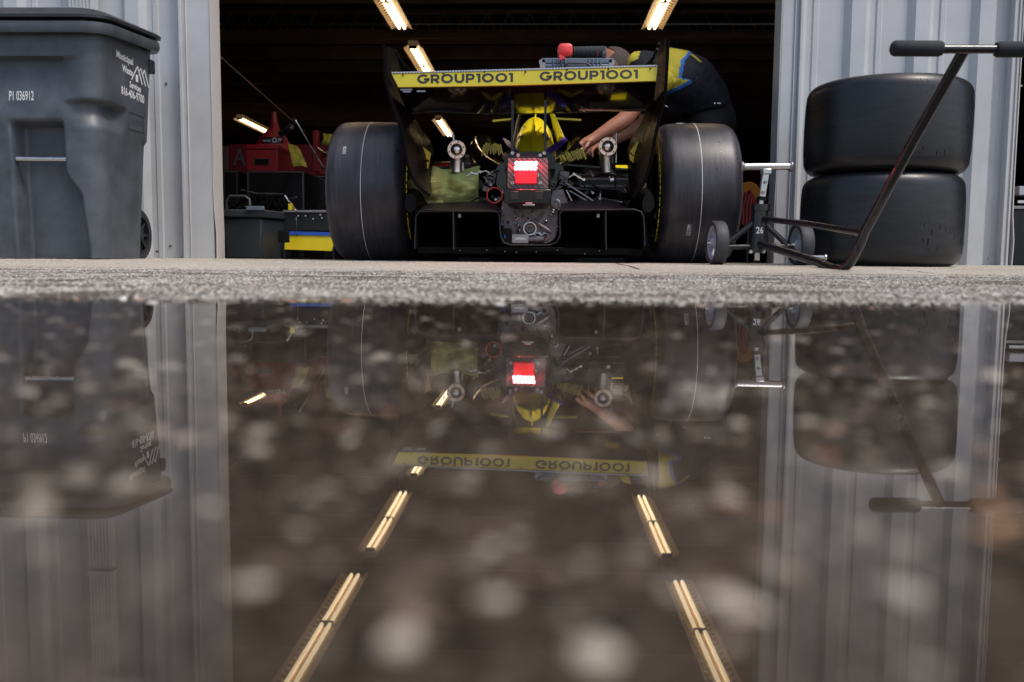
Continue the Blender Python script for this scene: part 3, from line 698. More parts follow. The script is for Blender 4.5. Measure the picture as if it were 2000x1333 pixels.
q = MB(); q.box(P(989, 462, YG+.0), (.045, .05, .07)); q.box(P(981, 446, YG-.01), (.014, .03, .02)); q.build('actuator_box', M['carbon_m'], gb, bevel=.003)
q = MB(); q.box(P(981, 438, YG-.035), (.010, .008, .006)); q.box(P(986, 462, YG-.03), (.006, .004, .016)); q.build('blue_fitting', M['blue'], gb)
# right rocker bracket
q = MB(); q.prism([P(*p, YG) for p in ((1080, 372), (1100, 370), (1108, 392), (1107, 402), (1097, 402), (1092, 412), (1078, 405), (1072, 392))], (0, .05, 0)); q.build('rocker_bracket', M['cast'], gb, bevel=.003)
# crash structure
YC = 3.80
q = MB()
def srect(c, hw, hh, Y, p=.35, n=32):
    out = []
    for k in range(n):
        a = 2*math.pi*k/n; ca, sa = math.cos(a), math.sin(a)
        out.append(Vector((c.x+hw*math.copysign(abs(ca)**p, ca), Y, c.z+hh*math.copysign(abs(sa)**p, sa))))
    return out
c = P(1031, 352, YC)
q.loft([srect(c, .090, .105, YC+.0), srect(c, .094, .110, YC+.02), srect(c, .105, .125, YC+.3), srect(c, .13, .15, YC+.6)]); att = q.build('crash_structure', M['carbon'], car)
q = MB(); q.prism([P(*p, YC-.003) for p in ((992, 309), (1070, 309), (1071, 369), (991, 369))], (0, .003, 0)); q.build('carbon_panel', M['twill'], att, bevel=.001)
q = MB(); q.box(P(1030, 384, YC-.012), (.205, .026, .062)); q.build('lower_block', M['carbon'], att, bevel=.006)
q = MB()
for px in (1004, 1053): q.box(P(px, 382, YC-.028), (.034, .004, .036))
q.build('block_window', M['carbon_g'], att, bevel=.002)
q = MB(); q.box(P(1033, 401, YC-.02), (.052, .02, .006)); q.box(P(1033, 398, YC-.02), (.030, .02, .006)); q.build('jack_hook', M['steel'], att, bevel=.001)
q = MB()
for px, py in ((1001, 358), (1055, 358), (1006, 343), (1050, 343), (1001, 300), (1063, 300), (1012, 304), (1055, 304)): q.lathe([(.003, -.008), (.0065, -.008), (.008, -.004), (.008, .002)], P(px, py, YC-.004), (0, 1, 0), 14)
q.build('panel_bolt', M['silver'], att)
# rain light
LC = P(1027, 324, YC-.012)
q = MB(); q.box(P(1027, 338, YC-.012), (.098, .014, .098)); rl = q.build('rain_light', mat('lit_red_lens', (.45, .02, .03), .35, emit=(1, .02, .05), estr=.16), att, bevel=.006)
q = MB()
for r_ in range(2):
    for k in range(6):
        c = P(1008+k*7.4+(0 if r_ else 1.5), 319.5+r_*9, YC-.024); q.lathe([(0, -.010), (.006, -.008), (.0085, -.003), (.0085, .006)], c, (0, 1, 0), 16)
q.build('led', M['led'], rl)
for k, (px, en) in enumerate(((1012, 1.3), (1042, 1.3))):
    ld = bpy.data.lights.new('rain_light_fill', 'POINT'); ld.energy = en*.8; ld.color = (1, .02, .04); ld.shadow_soft_size = .008  # added red point lights ahead of the LEDs, reddening the panel around them
    lo = bpy.data.objects.new('rain_light_fill', ld); COL.objects.link(lo); lo.parent = rl; lo.location = P(px, 322, YC-.037)-wloc(rl)
# rear bulkhead above the structure
q = MB(); q.loft([[P(x, y, Yk) for x, y in ((985, 330), (985, 306), (1000, 298), (1040, 296), (1070, 298), (1085, 306), (1085, 330))] for Yk in (YC+.03, YC+.4)]); q.build('upper_bulkhead', M['carbon'], car)
# engine cover
EC = []
for Yk, cx, topy, hw, base in ((4.12, 1040, 296, 50, 330), (4.17, 1041, 276, 48, 328), (4.24, 1043, 256, 45, 325), (4.36, 1044, 240, 41, 320), (4.55, 1045, 231, 38, 316), (4.9, 1045, 229, 34, 310), (5.6, 1045, 233, 24, 305)):
    ringp = []
    for k in range(33):
        a = math.pi*k/32; x = cx-hw*math.cos(a)*(1 if True else 1); y = base-(base-topy)*math.sin(a)**.75
        ringp.append(P(x, y, Yk))
    EC.append(ringp)
q = MB(); q.loft(EC, cap=False, closed=False); q.add(EC[0], [tuple(range(33))]); q.add(EC[-1], [tuple(range(33))]); ec = q.build('engine_cover', M['yellow'], car, ang=50)
q = MB(); q.prism([P(1040, 297, 4.10), P(1041, 276, 4.14), P(1043, 256, 4.21), P(1044, 240, 4.33), P(1045, 229, 4.5), P(1045, 223, 4.5), P(1044, 236, 4.29), P(1042, 254, 4.17)], (.006, 0, 0)); q.build('spine_fin', M['yellow'], ec)
def on_cover(px, py):
    for (r1, r2) in zip(EC, EC[1:]): pass
    best = None
    # first hit of the pixel's ray with the cover rings (search in depth)
    d = fwd*F_PX+rt*(px-1000)-up*(py-666.5)
    for i in range(200):
        Y = 4.05+i*.008
        k = min(len(EC)-2, max(0, next((j for j in range(len(EC)-1) if EC[j+1][0].y >= Y), len(EC)-2)))
        t = min(1, max(0, (Y-EC[k][0].y)/(EC[k+1][0].y-EC[k][0].y)))
        pt = P(px, py, Y); rr = [a.lerp(b, t) for a, b in zip(EC[k], EC[k+1])]
        for a, b in zip(rr, rr[1:]):
            if min(a.x, b.x) <= pt.x <= max(a.x, b.x) and a.x != b.x:
                z = a.z+(b.z-a.z)*(pt.x-a.x)/(b.x-a.x)
                if pt.z <= z: return P(px, py, Y-.024)
                break
    return P(px, py, 5.3)
def decal(name, polys, m, par):
    q = MB()
    for pl in polys:
        pts = [on_cover(*p) for p in pl]; q.add(pts, [tuple(range(len(pts)))])
    return q.build(name, m, par, smooth=False)
decal('number_decal', [[(1060, 262), (1066, 256), (1070, 262), (1064, 268)], [(1071, 254), (1075, 252), (1080, 262), (1076, 265)], [(1076, 265), (1080, 262), (1077, 272), (1073, 272)], [(1080, 252), (1083, 256), (1086, 268), (1082, 266)], [(1066, 266), (1070, 262), (1074, 273), (1071, 274)], [(1058, 262), (1062, 261), (1066, 266), (1064, 268)]], M['black'], ec)
decal('number_decal', [[(1004, 270), (1008, 258), (1011, 256), (1008, 272)], [(1010, 256), (1014, 258), (1012, 270), (1009, 272)], [(1014, 258), (1023, 263), (1014, 270), (1012, 266)], [(1004, 274), (1010, 272), (1006, 280), (1003, 282)]], M['black'], ec)
qd = MB()
for (px, py, dx, dy, txt, sz) in ((1044, 264, .75, -.75, 'POWERED BY', 4.2), (1014, 245, .85, .35, 'POWERED', 4)):
    v, f = text_pts(txt, sz, .02, .8); L_ = math.hypot(dx, dy); dx /= L_; dy /= L_
    qd.add([on_cover(px+a*dx+b*dy, py+a*dy-b*dx) for a, b in v], f)
qd.build('small_script', M['black'], ec, smooth=False)
# purple trims and dark shoulders
q = MB(); q.sheet([[P(1062, 296, 4.12), P(1082, 283, 4.2), P(1104, 269, 4.3)], [P(1070, 303, 4.06), P(1092, 290, 4.12), P(1108, 274, 4.25)]], .004)
q.sheet([[P(1002, 284, 4.12), P(996, 276, 4.2), P(982, 270, 4.3)], [P(1014, 298, 4.08), P(1000, 294, 4.1), P(988, 282, 4.2)]], .004); q.build('purple_trim', M['purple'], car)
for s, pxs in ((-1, (985, 962, 948, 944)), (1, (1085, 1105, 1128, 1132))):
    rings = []
    for Yk, px, ty, wd, by in ((4.05, pxs[0], 318, 18, 372), (4.22, pxs[1], 302, 26, 366), (4.5, pxs[2], 284, 26, 350), (5.0, pxs[3], 268, 28, 335), (5.6, pxs[3], 262, 26, 330)):
        rings.append([P(px+wd*math.copysign(abs(math.cos(a))**.8, math.cos(a)), (ty+by)/2-(by-ty)/2*math.sin(a), Yk) for a in [2*math.pi*k/24 for k in range(24)]])
    q = MB(); q.loft(rings); sp = q.build('side_pod', M['carbon_gl'], car)
    # torn-edge yellow stripes
    q = MB(); base = [(1112, 300), (1135, 288)] if s > 0 else [(952, 292), (972, 288)]
    for k in range(13):
        t = k/12; x = (1092+44*t) if s > 0 else (944+32*t); y0 = (304-14*t) if s > 0 else (282+2*t); ln = random.uniform(10, 19) if s > 0 else random.uniform(12, 24)
        lean = 7 if s > 0 else (-4+8*t); y0 += random.uniform(-3, 3)
        a, b, c_, d_ = (x, y0), (x+2.6, y0-1.5), (x+2.6+lean, y0+ln), (x+.4+lean, y0+ln+2)
        q.prism([P(*pp, 4.03+.16*(1-abs(.5-t))) for pp in (a, b, c_, d_)], (0, -.004, 0))
    q.build('torn_stripe_decal', M['yellow'], sp, smooth=False)
# cockpit surround, mirrors, aero screen, nose in front of the cover
q = MB(); q.loft([srect(P(1045, 335, Yk), a_, b_, Yk, .6) for Yk, a_, b_ in ((5.75, .22, .13), (6.2, .26, .16), (7.0, .2, .16), (8.2, .12, .1), (8.6, .06, .05))]); q.build('cockpit_and_nose', M['carbon'], car)
for a, b in (((962, 238, 5.8), (1000, 234, 5.8)), ((1080, 233, 5.8), (1135, 236, 5.8))):
    q = MB(); q.bar(P(*a), P(*b), .05, .014, (0, 0, 1)); q.build('yellow_winglet', M['yellow'], car, bevel=.003)
q = MB(); q.tube([P(1076, 216, 5.5), P(1084, 240, 5.45), P(1096, 275, 5.2)], [.012, .02, .026], 10); q.build('screen_frame', M['yellow'], car)
q = MB(); q.tube([P(1017, 218, 5.5), P(1010, 245, 5.4), P(1003, 285, 5.1)], .010, 8); q.build('screen_frame', M['steel'], car)
q = MB(); q.sheet([[P(1018, 214, 5.6), P(1045, 206, 5.9), P(1076, 214, 5.6)], [P(1004, 262, 5.4), P(1045, 240, 5.9), P(1092, 262, 5.4)]], .004); q.build('aero_screen', M['carbon_gl'], car)
q = MB(); q.box(P(938, 312, 5.0), (.05, .02, .04)); q.build('mirror', M['silver'], car, bevel=.006)
q = MB(); q.box(P(1212, 329, 4.35), (.072, .10, .006), Matrix.Rotation(R(20), 3, 'X')); q.build('floor_panel', M['yellow'], car)
q = MB(); q.bar(P(1092, 326, 4.2), P(1228, 336, 4.2), .20, .008); q.bar(P(1095, 342, 4.22), P(1225, 345, 4.25), .1, .006); q.build('side_floor', M['carbon'], car)
q = MB(); q.bar(P(840, 330, 4.35), P(985, 334, 4.3), .20, .008); q.build('side_floor', M['carbon'], car)
# exhaust outlets with bolted caps
for px, py, s in ((892, 293, -1), (1187, 287, 1)):
    Ye = 4.05; sc = mpp(Ye); c = P(px, py, Ye)
    rt_ = bpy.data.objects.new('exhaust_outlet', None); COL.objects.link(rt_); rt_.parent = car; rt_.location = c-wloc(car)
    q = MB(); b = P(px+1, 338, Ye+.05); q.tube([c+Vector((0, .04, 0)), c+Vector((0, .05, -.02)), b], [.034, .036, .036], 24); q.tube([c+Vector((0, -.002, 0)), c+Vector((0, .05, 0))], .036, 24); q.build('outlet_pipe', M['exh'], rt_)
    q = MB(); q.lathe([(.028, -.008), (.041, -.008), (.043, -.004), (.043, .008), (.028, .008)], c, (0, 1, 0), 40); q.build('flange', M['copper'], rt_)
    q = MB(); q.lathe([(0, -.024), (.008, -.0235), (.018, -.020), (.025, -.012), (.028, -.002), (.028, .01)], c, (0, 1, 0), 32); q.build('domed_cap', M['exh'], rt_)
    q = MB()
    for k in range(6):
        a = 2*math.pi*(k+.3)/6; d = c+Vector((math.cos(a)*.035, -.009, math.sin(a)*.035)); q.lathe([(0, -.004), (.003, -.004), (.0035, 0)], d, (0, 1, 0), 8)
    q.build('flange_bolt', M['carbon_m'], rt_)
    q = MB()
    if s < 0: q.tube([c+Vector((-.012, .02, .035)), c+Vector((-.022, .02, .075))], .007, 10)
    else: q.tube([c+Vector((.018, .02, .03)), c+Vector((.032, .02, .068)), c+Vector((.040, .02, .066)), c+Vector((.042, .02, .02)), c+Vector((.042, .02, -.07))], .0035, 8)
    q.tube([P(px+(12 if s < 0 else 4), 318, Ye-.0), P(px+(12 if s < 0 else 4), 334, Ye)], .004, 8)
    q.build('clamp_lever', M['silver'], rt_)
# silver brake line fittings
for pts in ([(912, 344, 4.0), (922, 338, 4.0), (930, 340, 4.0), (938, 336, 4.0), (950, 334, 4.0), (958, 341, 4.0), (963, 347, 4.0)][:6], [(1111, 347, 4.0), (1121, 341, 4.0), (1131, 347, 4.0), (1140, 352, 4.0), (1170, 369, 4.05)]):
    q = MB(); q.tube([P(*p) for p in pts], .0038, 8)
    for p in pts[1:4]: c = P(*p); q.lathe([(.0, -.006), (.0075, -.006), (.0075, .006), (0, .006)], c, (1, 0, -.4), 6)
    q.build('brake_line', M['silver'], car, ang=20)
q = MB(); c = P(1195, 352, 4.0); q.lathe([(.010, -.008), (.014, -.008), (.014, .008), (.010, .008)], c, (1, 0, .2), 14, closed=True); q.tube([c, P(1190, 345, 4.0)], .004, 6); q.build('pipe_clip', M['silver'], car)
# red duct ring
q = MB(); c = P(966, 382, 3.93); q.lathe([(.0318, -.008), (.0355, -.008), (.0365, .0), (.0355, .04), (.0318, .04)], c, (0, 1, 0), 36, closed=True); dr = q.build('duct_ring', M['redring'], car)
q = MB(); q.lathe([(.031, .0), (.031, .12), (0, .12)], c, (0, 1, 0), 30); q.build('duct_bore', M['carbon_m'], dr)
q = MB(); q.lathe([(.0025, -.004), (.005, -.004), (.005, .004)], P(968, 390, 3.92), (0, 1, 0), 14); q.build('duct_bolt', M['silver'], dr)
# engine bay clutter on both sides of the crash structure
random.seed(3)
for k in range(54):
    s = -1 if k % 2 else 1; px = 1032+s*(random.uniform(48, 82) if k < 26 else random.uniform(70, 190 if s > 0 else 78)); py = random.uniform(335, 402); Yq = random.uniform(3.98, 4.1); q = MB()
    a = random.uniform(0, 6.28); ln = random.uniform(6, 20)
    p0, p1 = P(px, py, Yq), P(px+ln*math.cos(a), py+ln*math.sin(a), Yq+.02)
    q.tube([p0, (p0+p1)/2+Vector((0, -.01, .004)), p1], random.choice((.002, .003, .005)), 7)
    q.lathe([(0, -.006), (.006, -.006), (.007, .004)], p0, (0, 1, 0), 8); q.build('engine_hose', random.choice((M['cast'], M['steel'], M['carbon_m'], M['carbon'])), car)
q = MB()
for px, py, wd, hh in ((960, 350, .05, .06), (1100, 350, .05, .07), (955, 372, .06, .03), (1085, 385, .05, .06), (978, 395, .05, .05)): q.box(P(px, py, 4.08), (wd, .08, hh), Matrix.Rotation(R(12), 3, 'Y'))
q.build('engine_block', M['cast'], car, bevel=.006)

# rear wing
YW = 3.74
flap_t = [(765, 145), (850, 143), (940, 140.7), (1030, 138.2), (1120, 135.6), (1210, 133), (1284, 131)]
flap_b = [(778, 171), (850, 170.2), (940, 168.7), (1030, 166.4), (1120, 163.8), (1210, 161), (1281, 158.6)]
def wrow(pts, Y, dz=0): return [P(x, y, Y)+Vector((0, 0, dz)) for x, y in pts]
q = MB(); q.sheet([wrow(flap_t, YW), wrow(flap_b, YW-.012)], .006); flap = q.build('wing_flap', M['yellow_wing'], car)
q = MB(); tt = wrow(flap_t, YW); q.sheet([[p+Vector((0, -.004, .001)) for p in tt], [p+Vector((0, -.002, .006)) for p in tt]], .004); q.sheet([[p+Vector((0, .0, .0065)) for p in tt], [p+Vector((0, .10, -.02)) for p in tt]], .004); q.build('gurney_strip', M['gurney'], flap)
q = MB()
for px, py in ((787, 147), (866, 144.5), (946, 141.5), (1026, 141), (1107, 137), (1188, 136), (1270, 134)): q.lathe([(0, -.003), (.0035, -.003), (.004, 0)], P(px, py, YW-.008), (0, 1, 0), 10)
q.build('flap_rivet', M['carbon_m'], flap)
for x0, x1, y0, y1, sk in ((815, 1002, 163.4, 146.0, -3.0), (1054, 1246, 158.2, 140.6, -4.4)):
    q = MB()
    def fn(u, v): return P(x0+(x1-x0)*u, y0+(y1-y0)*v+sk*u, YW-.0130+.0078*v)
    place_strokes(q, 'GROUP1001', .235, fn); q.build('sponsor_lettering', M['black'], flap, smooth=False)
# main plane
mt = [(x+5*(1-(x-765)/260), y+2) for x, y in flap_b]
rows = []
for t in [k/12 for k in range(13)]:
    Yk = YW+.01+.46*t; rw = []
    for (xa, ya), xb in zip(flap_b, (806, 880, 955, 1030, 1110, 1190, 1272)):
        yb = 218 - (xb-806)/466*5 + (3 if 900 < xb < 1150 else 0)
        tt_ = t**1.0; y = (ya+1.5)+(yb-ya)*math.sin(tt_*math.pi/2)**.9; x = xa+(xb-xa)*tt_
        rw.append(P(x, y, Yk))
    rows.append(rw)
q = MB(); q.sheet(rows, .008); mp_ = q.build('main_plane', M['carbon_gl'], car)
q = MB(); place_text(q, '▄▄', .02, lambda a, b: P(783+a*500, 176-b*220, YW-.002)) if False else None
for x0, x1, y0 in ((782, 805, 174), (787, 802, 178), (814, 831, 177)): q.add([P(x0, y0, YW-.004), P(x1, y0, YW-.004), P(x1, y0+3, YW-.004), P(x0, y0+3, YW-.004)], [(0, 1, 2, 3)])
q.build('small_sticker', M['steel'], mp_, smooth=False)
q = MB(); ln = rows[0]; q.tube([p+Vector((0, -.004, 0)) for p in ln], .003, 8); q.build('trailing_edge', M['carbon_g'], mp_)
q = MB(); q.tube([p+Vector((0, .0, -.002)) for p in rows[-1]], .006, 8); q.build('leading_edge', M['carbon_gl'], mp_)
# pylons
for (xa, xb) in ((1001, 1000.5), (1065.5, 1064)):
    q = MB(); q.loft([[P(x+dx, y, YY) for dx, YY in ((-2.4, 3.80), (2.4, 3.80), (2.0, 4.02), (-2.0, 4.02))] for x, y in ((xa, 196), ((xa+xb)/2, 250), (xb, 304))]); q.build('wing_pylon', M['carbon'], car)
# end plates
tl = spl([(750, 89), (753, 150), (766, 205), (784, 255), (797, 320), (812, 358), (840, 383)], 5); ll = spl([(768, 96), (782, 142), (790, 185), (812, 238), (843, 285), (845, 330), (842, 378)], 5)
tr_ = spl([(1305, 74), (1302, 140), (1297, 200), (1283, 252), (1270, 320), (1256, 360), (1236, 386)], 5); lr = spl([(1290, 80), (1279, 130), (1272, 190), (1255, 238), (1228, 288), (1228, 335), (1232, 384)], 5)
for t_, l_ in ((tl, ll), (tr_, lr)):
    q = MB(); rws = []
    for a, b in zip(t_, l_):
        A, B = P(a.x, a.y, 3.70), P(b.x, b.y, 4.12); rws.append([A.lerp(B, k/6) for k in range(7)])
    q.sheet(rws, .008); ep = q.build('end_plate', M['carbon_dull'], car)
    q = MB(); q.tube([r_[0]+Vector((0, -.003, 0)) for r_ in rws], .007, 10); q.build('edge_bead', M['carbon_dull'], ep)
for pts in ([(772, 98, 3.78), (778, 112, 3.8), (800, 138, 3.9)], [(776, 106, 3.8), (788, 130, 3.85), (796, 139, 3.9)], [(1287, 85, 3.8), (1275, 115, 3.85), (1262, 128, 3.95)], [(1284, 96, 3.8), (1270, 124, 3.9)]):
    q = MB(); q.tube([P(*p) for p in pts], .005, 8); q.build('end_plate_stay', M['carbon_m'], car)
for s, pl in ((-1, [[(806, 285), (820, 282), (842, 300), (838, 318), (824, 312), (808, 300)], [(816, 306), (840, 314), (836, 330), (828, 326), (820, 330)]]), (1, [[(1230, 296), (1245, 276), (1258, 282), (1256, 298), (1238, 304)], [(1229, 300), (1238, 306), (1246, 314), (1240, 322), (1230, 312)]])):
    q = MB()
    for g_ in pl: q.prism([P(x, y, 3.97) for x, y in g_], (0, .002, 0))
    q.build('end_plate_graphic', M['yellow_wing'], car, smooth=False)

# ------------------------------------------------------------------ things on and by the car
def cloth_sheet(name, grid, m, label, cat, th=.004, seed=0, amp=.008, sub=2, group=None):
    q = MB(); rows = []; K = 7
    rr = [[Vector(p) for p in r_] for r_ in grid]
    rr = [spl(r_, K) for r_ in rr]; cols = [spl([r_[j] for r_ in rr], K) for j in range(len(rr[0]))]
    for i in range(len(cols[0])):
        rw = []
        for j in range(len(cols)):
            u_, v_ = i/K, j/K; d_ = amp*(noise.noise(Vector((u_*.9+v_*.5, v_*1.3, seed)))+.4*noise.noise(Vector((u_*3+v_, v_*3, seed+3)))+.15*noise.noise(Vector((u_*8, v_*8, seed+7))))
            rw.append(P(*cols[j][i])+Vector((0, d_, .3*amp*noise.noise(Vector((u_*1.3, v_*1.6, seed+5))))))
        rows.append(rw)
    q.sheet(rows, th*.5); c = rows[-1][0]; o = q.build(name, m, loc=(c.x, c.y, c.z)); return put(o, label, cat, group)
cloth_sheet('towel', [[(797, 345, 4.12), (815, 334, 4.12), (843, 325, 4.1), (870, 331, 4.12), (905, 330, 4.12), (938, 325, 4.1)],
                      [(797, 352, 4.11), (815, 345, 4.07), (843, 342, 4.05), (872, 346, 4.10), (905, 345, 4.05), (935, 342, 4.07)],
                      [(797, 362, 4.11), (815, 360, 4.08), (843, 360, 4.03), (872, 362, 4.09), (905, 360, 4.02), (934, 362, 4.06)],
                      [(799, 374, 4.12), (815, 374, 4.1), (843, 376, 4.06), (872, 376, 4.10), (905, 378, 4.05), (934, 378, 4.07)],
                      [(801, 386, 4.14), (820, 386, 4.12), (846, 390, 4.1), (872, 392, 4.11), (905, 392, 4.09), (935, 394, 4.1)],
                      [(803, 388, 4.3), (825, 392, 4.16), (856, 408, 4.13), (880, 408, 4.13), (908, 406, 4.12), (935, 406, 4.12)]], M['towel'],
            'yellow green towel draped over the left rear suspension beside the left tyre', 'towel', amp=.022)
# grey hard case on the wing, with the grip tool on it
cs = P(1127, 123, 3.86)+Vector((0, .10, 0)); case = empty('tool_case', P(1127, 132, 3.86), 'grey ribbed hard case lying on top of the rear wing', 'case')
sc = mpp(3.86)
q = MB(); wd = 148*sc
q.box(cs+Vector((0, 0, -.012)), (wd-.02, .20, .018)); q.build('case_base', M['case'], case, bevel=.006)
q = MB(); q.box(cs+Vector((0, 0, .009)), (wd-.03, .20, .022))
for k in range(-8, 9):
    if abs(k) in (3, 4, 5, 6): q.box(cs+Vector((k*.017, -.102, .004)), (.006, .006, .034))
q.build('case_lid', M['case'], case, bevel=.006)
for s in (-1, 1):
    q = MB(); q.lathe([(0, -.01), (.014, -.01), (.016, -.004), (.016, .004), (.014, .01), (0, .01)], cs+Vector((s*(wd/2-.018), -.09, .002)), (0, 1, 0), 20); q.box(cs+Vector((s*(wd/2-.02), -.1, -.016)), (.024, .01, .012)); q.build('latch', M['steel'], case)
q = MB(); q.tube([cs+Vector((x, -.108, z)) for x, z in ((-.055, -.014), (-.04, -.004), (.04, -.004), (.058, -.016))], .005, 8); q.build('case_handle', M['tote'], case)
tl_ = empty('grip_tool', P(1140, 110, 3.88), 'black ribbed grip tool with a red end cap lying on the grey case', 'tool')
a, b = P(1120, 101.5, 3.88), P(1182, 102.5, 3.88); q = MB(); n = 22; pts = [a.lerp(b, k/n) for k in range(n+1)]
q.tube(pts, [(.021+.005*(k/n))+(.0018 if k % 3 == 0 and k < 16 else 0) for k in range(n+1)], 20); q.build('ribbed_grip', M['foam'], tl_)
q = MB(); c = P(1104, 99.5, 3.88); q.loft([srect(c, r_, r_*.84, yy, .6, 24) for yy, r_ in ((3.855, .020), (3.862, .032), (3.905, .034), (3.92, .026))]); q.build('end_cap', M['red_br'], tl_)
q = MB(); q.prism([P(*p, 3.83) for p in ((1092, 108), (1094, 106), (1104, 112), (1102, 116), (1093, 117))], (0, .02, 0)); q.build('cap_lever', M['red_br'], tl_)
q = MB(); q.lathe([(.0235, -.001), (.0245, -.001), (.0245, .001), (.0235, .001)], P(1167, 104, 3.88), (1, 0, 0), 20, closed=True); q.build('red_band', M['red_br'], tl_)
q = MB(); q.lathe([(0, -.004), (.025, -.004), (.026, 0), (.026, .012), (0, .012)], P(1178, 104, 3.88), (1, 0, 0), 20); q.build('end_collar', M['case'], tl_)

# ------------------------------------------------------------------ mechanic
def skin_obj(name, nodes, edges, m, parent, sub=2, mats=None, colour=None):
    me = bpy.data.meshes.new(name); off = wloc(parent)
    me.from_pydata([tuple(Vector(p)-off) for p, r_ in nodes], edges, []); o = bpy.data.objects.new(name, me); COL.objects.link(o); o.parent = parent
    md = o.modifiers.new('skin', 'SKIN'); md.use_smooth_shade = True
    for i, (p, r_) in enumerate(nodes):
        sv = me.skin_vertices[0].data[i]; sv.radius = r_ if isinstance(r_, tuple) else (r_, r_); sv.use_root = (i == 0)
    s = o.modifiers.new('s', 'SUBSURF'); s.levels = sub; s.render_levels = sub
    dg = bpy.context.evaluated_depsgraph_get(); em = bpy.data.meshes.new_from_object(o.evaluated_get(dg)); o.modifiers.clear(); o.data = em; em.name = name
    for k in (mats or [m]): em.materials.append(k)
    em.polygons.foreach_set('use_smooth', [True]*len(em.polygons))
    if colour:
        for p in em.polygons: p.material_index = colour(p.center+off)
    return o
def proj(p):
    d = p-CAM; z = d.dot(fwd); return 1000+F_PX*d.dot(rt)/z, 666.5-F_PX*d.dot(up)/z
def inpoly(x, y, pl):
    c = False; n = len(pl)
    for i in range(n):
        (x1, y1), (x2, y2) = pl[i], pl[i-1]
        if (y1 > y) != (y2 > y) and x < (x2-x1)*(y-y1)/(y2-y1)+x1: c = not c
    return c
per = empty('person', (P(1395, 500, 5.1).x, 5.1, .055), 'mechanic in navy and yellow shirt bending over the right side of the race car', 'person')
Yp = 4.95
hip, wst, cst, shd, nck, hed = P(1378, 222, 5.05), P(1356, 178, 5.0), P(1312, 158, 4.95), P(1268, 145, 4.92), P(1234, 134, 4.92), P(1206, 128, 4.92)
sR, eR, wR = P(1262, 172, 4.76), P(1222, 234, 4.70), P(1156, 274, 4.66)
sL, eL, wL = P(1270, 168, 5.10), P(1262, 240, 5.0), P(1178, 284, 4.86)
hR, hL = P(1140, 281, 4.65), P(1160, 290, 4.82)
nodes = [(hip, .08), (wst, .08), (cst, .09), (shd, .07), (nck, .05), (hed+Vector((.02, 0, .02)), .07), (hed+Vector((-.045, 0, -.03)), .062),
         (sR, .06), (eR, .046), (eR.lerp(wR, .3), .046), (wR, .029), (sL, .06), (eL, .044), (eL.lerp(wL, .3), .044), (wL, .028)]
edges = [(0, 1), (1, 2), (2, 3), (3, 4), (4, 5), (5, 6), (3, 7), (7, 8), (8, 9), (9, 10), (3, 11), (11, 12), (12, 13), (13, 14)]
Lk, La = P(1392, 350, 5.25), P(1400, 480, 5.3); Rk, Ra = P(1350, 345, 4.95), P(1378, 480, 5.05)
La.z = Ra.z = .13
k0 = len(nodes); nodes += [(hip+Vector((.0, .10, -.10)), .085), (Lk, .06), (La, .04), (hip+Vector((0, -.10, -.10)), .085), (Rk, .06), (Ra, .04)]
edges += [(0, k0), (k0, k0+1), (k0+1, k0+2), (0, k0+3), (k0+3, k0+4), (k0+4, k0+5)]
def hand(W, H, base, side):
    """palm + five bent fingers continuing the arm"""
    k = len(nodes); d = (H-W).normalized(); s = Vector((0, 1, 0)); s = (s-d*s.dot(d)).normalized(); nrm = d.cross(s)*side
    if nrm.z > 0: nrm = -nrm
    nodes.append((W+d*.045, (.020, .034))); edges.append((base, k))
    for i, ln in enumerate((.066, .074, .070, .056)):
        kk = len(nodes); o_ = s*(i-1.5)*.018
        a = W+d*.075+o_; b = a+d*ln*.5+nrm*.008; c = b+d*ln*.25+nrm*ln*.35; e = c+nrm*ln*.28
        nodes.extend([(a, .010), (b, .009), (c, .0085), (e, .0075)]); edges.extend([(k, kk), (kk, kk+1), (kk+1, kk+2), (kk+2, kk+3)])
    kk = len(nodes); a = W+d*.03-s*.028+nrm*.01; b = a+d*.035-s*.012+nrm*.018; c = b+d*.025+nrm*.018
    nodes.extend([(a, .012), (b, .010), (c, .009)]); edges.extend([(k, kk), (kk, kk+1), (kk+1, kk+2)])
hand(wR, hR, 10, 1); hand(wL, hL, 14, -1)
body = skin_obj('body', nodes, edges, M['skin'], per, 2)
# face: head shape, nose, ears on the head side
q = MB(); hc = hed+Vector((-.012, 0, -.004))
bm = bmesh.new(); bmesh.ops.create_uvsphere(bm, u_segments=28, v_segments=18, radius=1)
hv = []
for v in bm.verts:
    x, y, z = v.co; x2 = x*.108; y2 = y*.076*(1-.12*max(0, -x)); z2 = z*.095
    if x < -.2 and z < 0: z2 *= 1+.10*(-x)
    hv.append(hc+Matrix.Rotation(R(38), 3, 'Y') @ Vector((x2, y2, z2)))
hf = [[v.index for v in f.verts] for f in bm.faces]; 
MBh = MB().add(hv, hf)
rotY = Matrix.Rotation(R(38), 3, 'Y')
def hp(x, y, z): return hc+rotY @ Vector((x, y, z))
for s in (-1, 1): MBh.lathe([(0, -.006), (.016, -.006), (.022, 0), (.02, .006), (0, .006)], hp(.0, s*.078, -.018), rotY @ Vector((.3, s, 0)), 14)
MBh.tube([hp(-.088, 0, .0), hp(-.104, 0, -.024), hp(-.094, 0, -.034)], [.008, .013, .010], 8)
MBh.tube([hp(-.084, -.022, -.056), hp(-.094, 0, -.055), hp(-.084, .022, -.056)], .005, 8)
for s in (-1, 1): MBh.lathe([(0, -.004), (.008, 0), (0, .004)], hp(-.090, s*.03, .0), rotY @ Vector((1, 0, 0)), 10)
hd = MBh.build('face', M['skin'], per)
q = MB(); hv2 = []; idx = {}
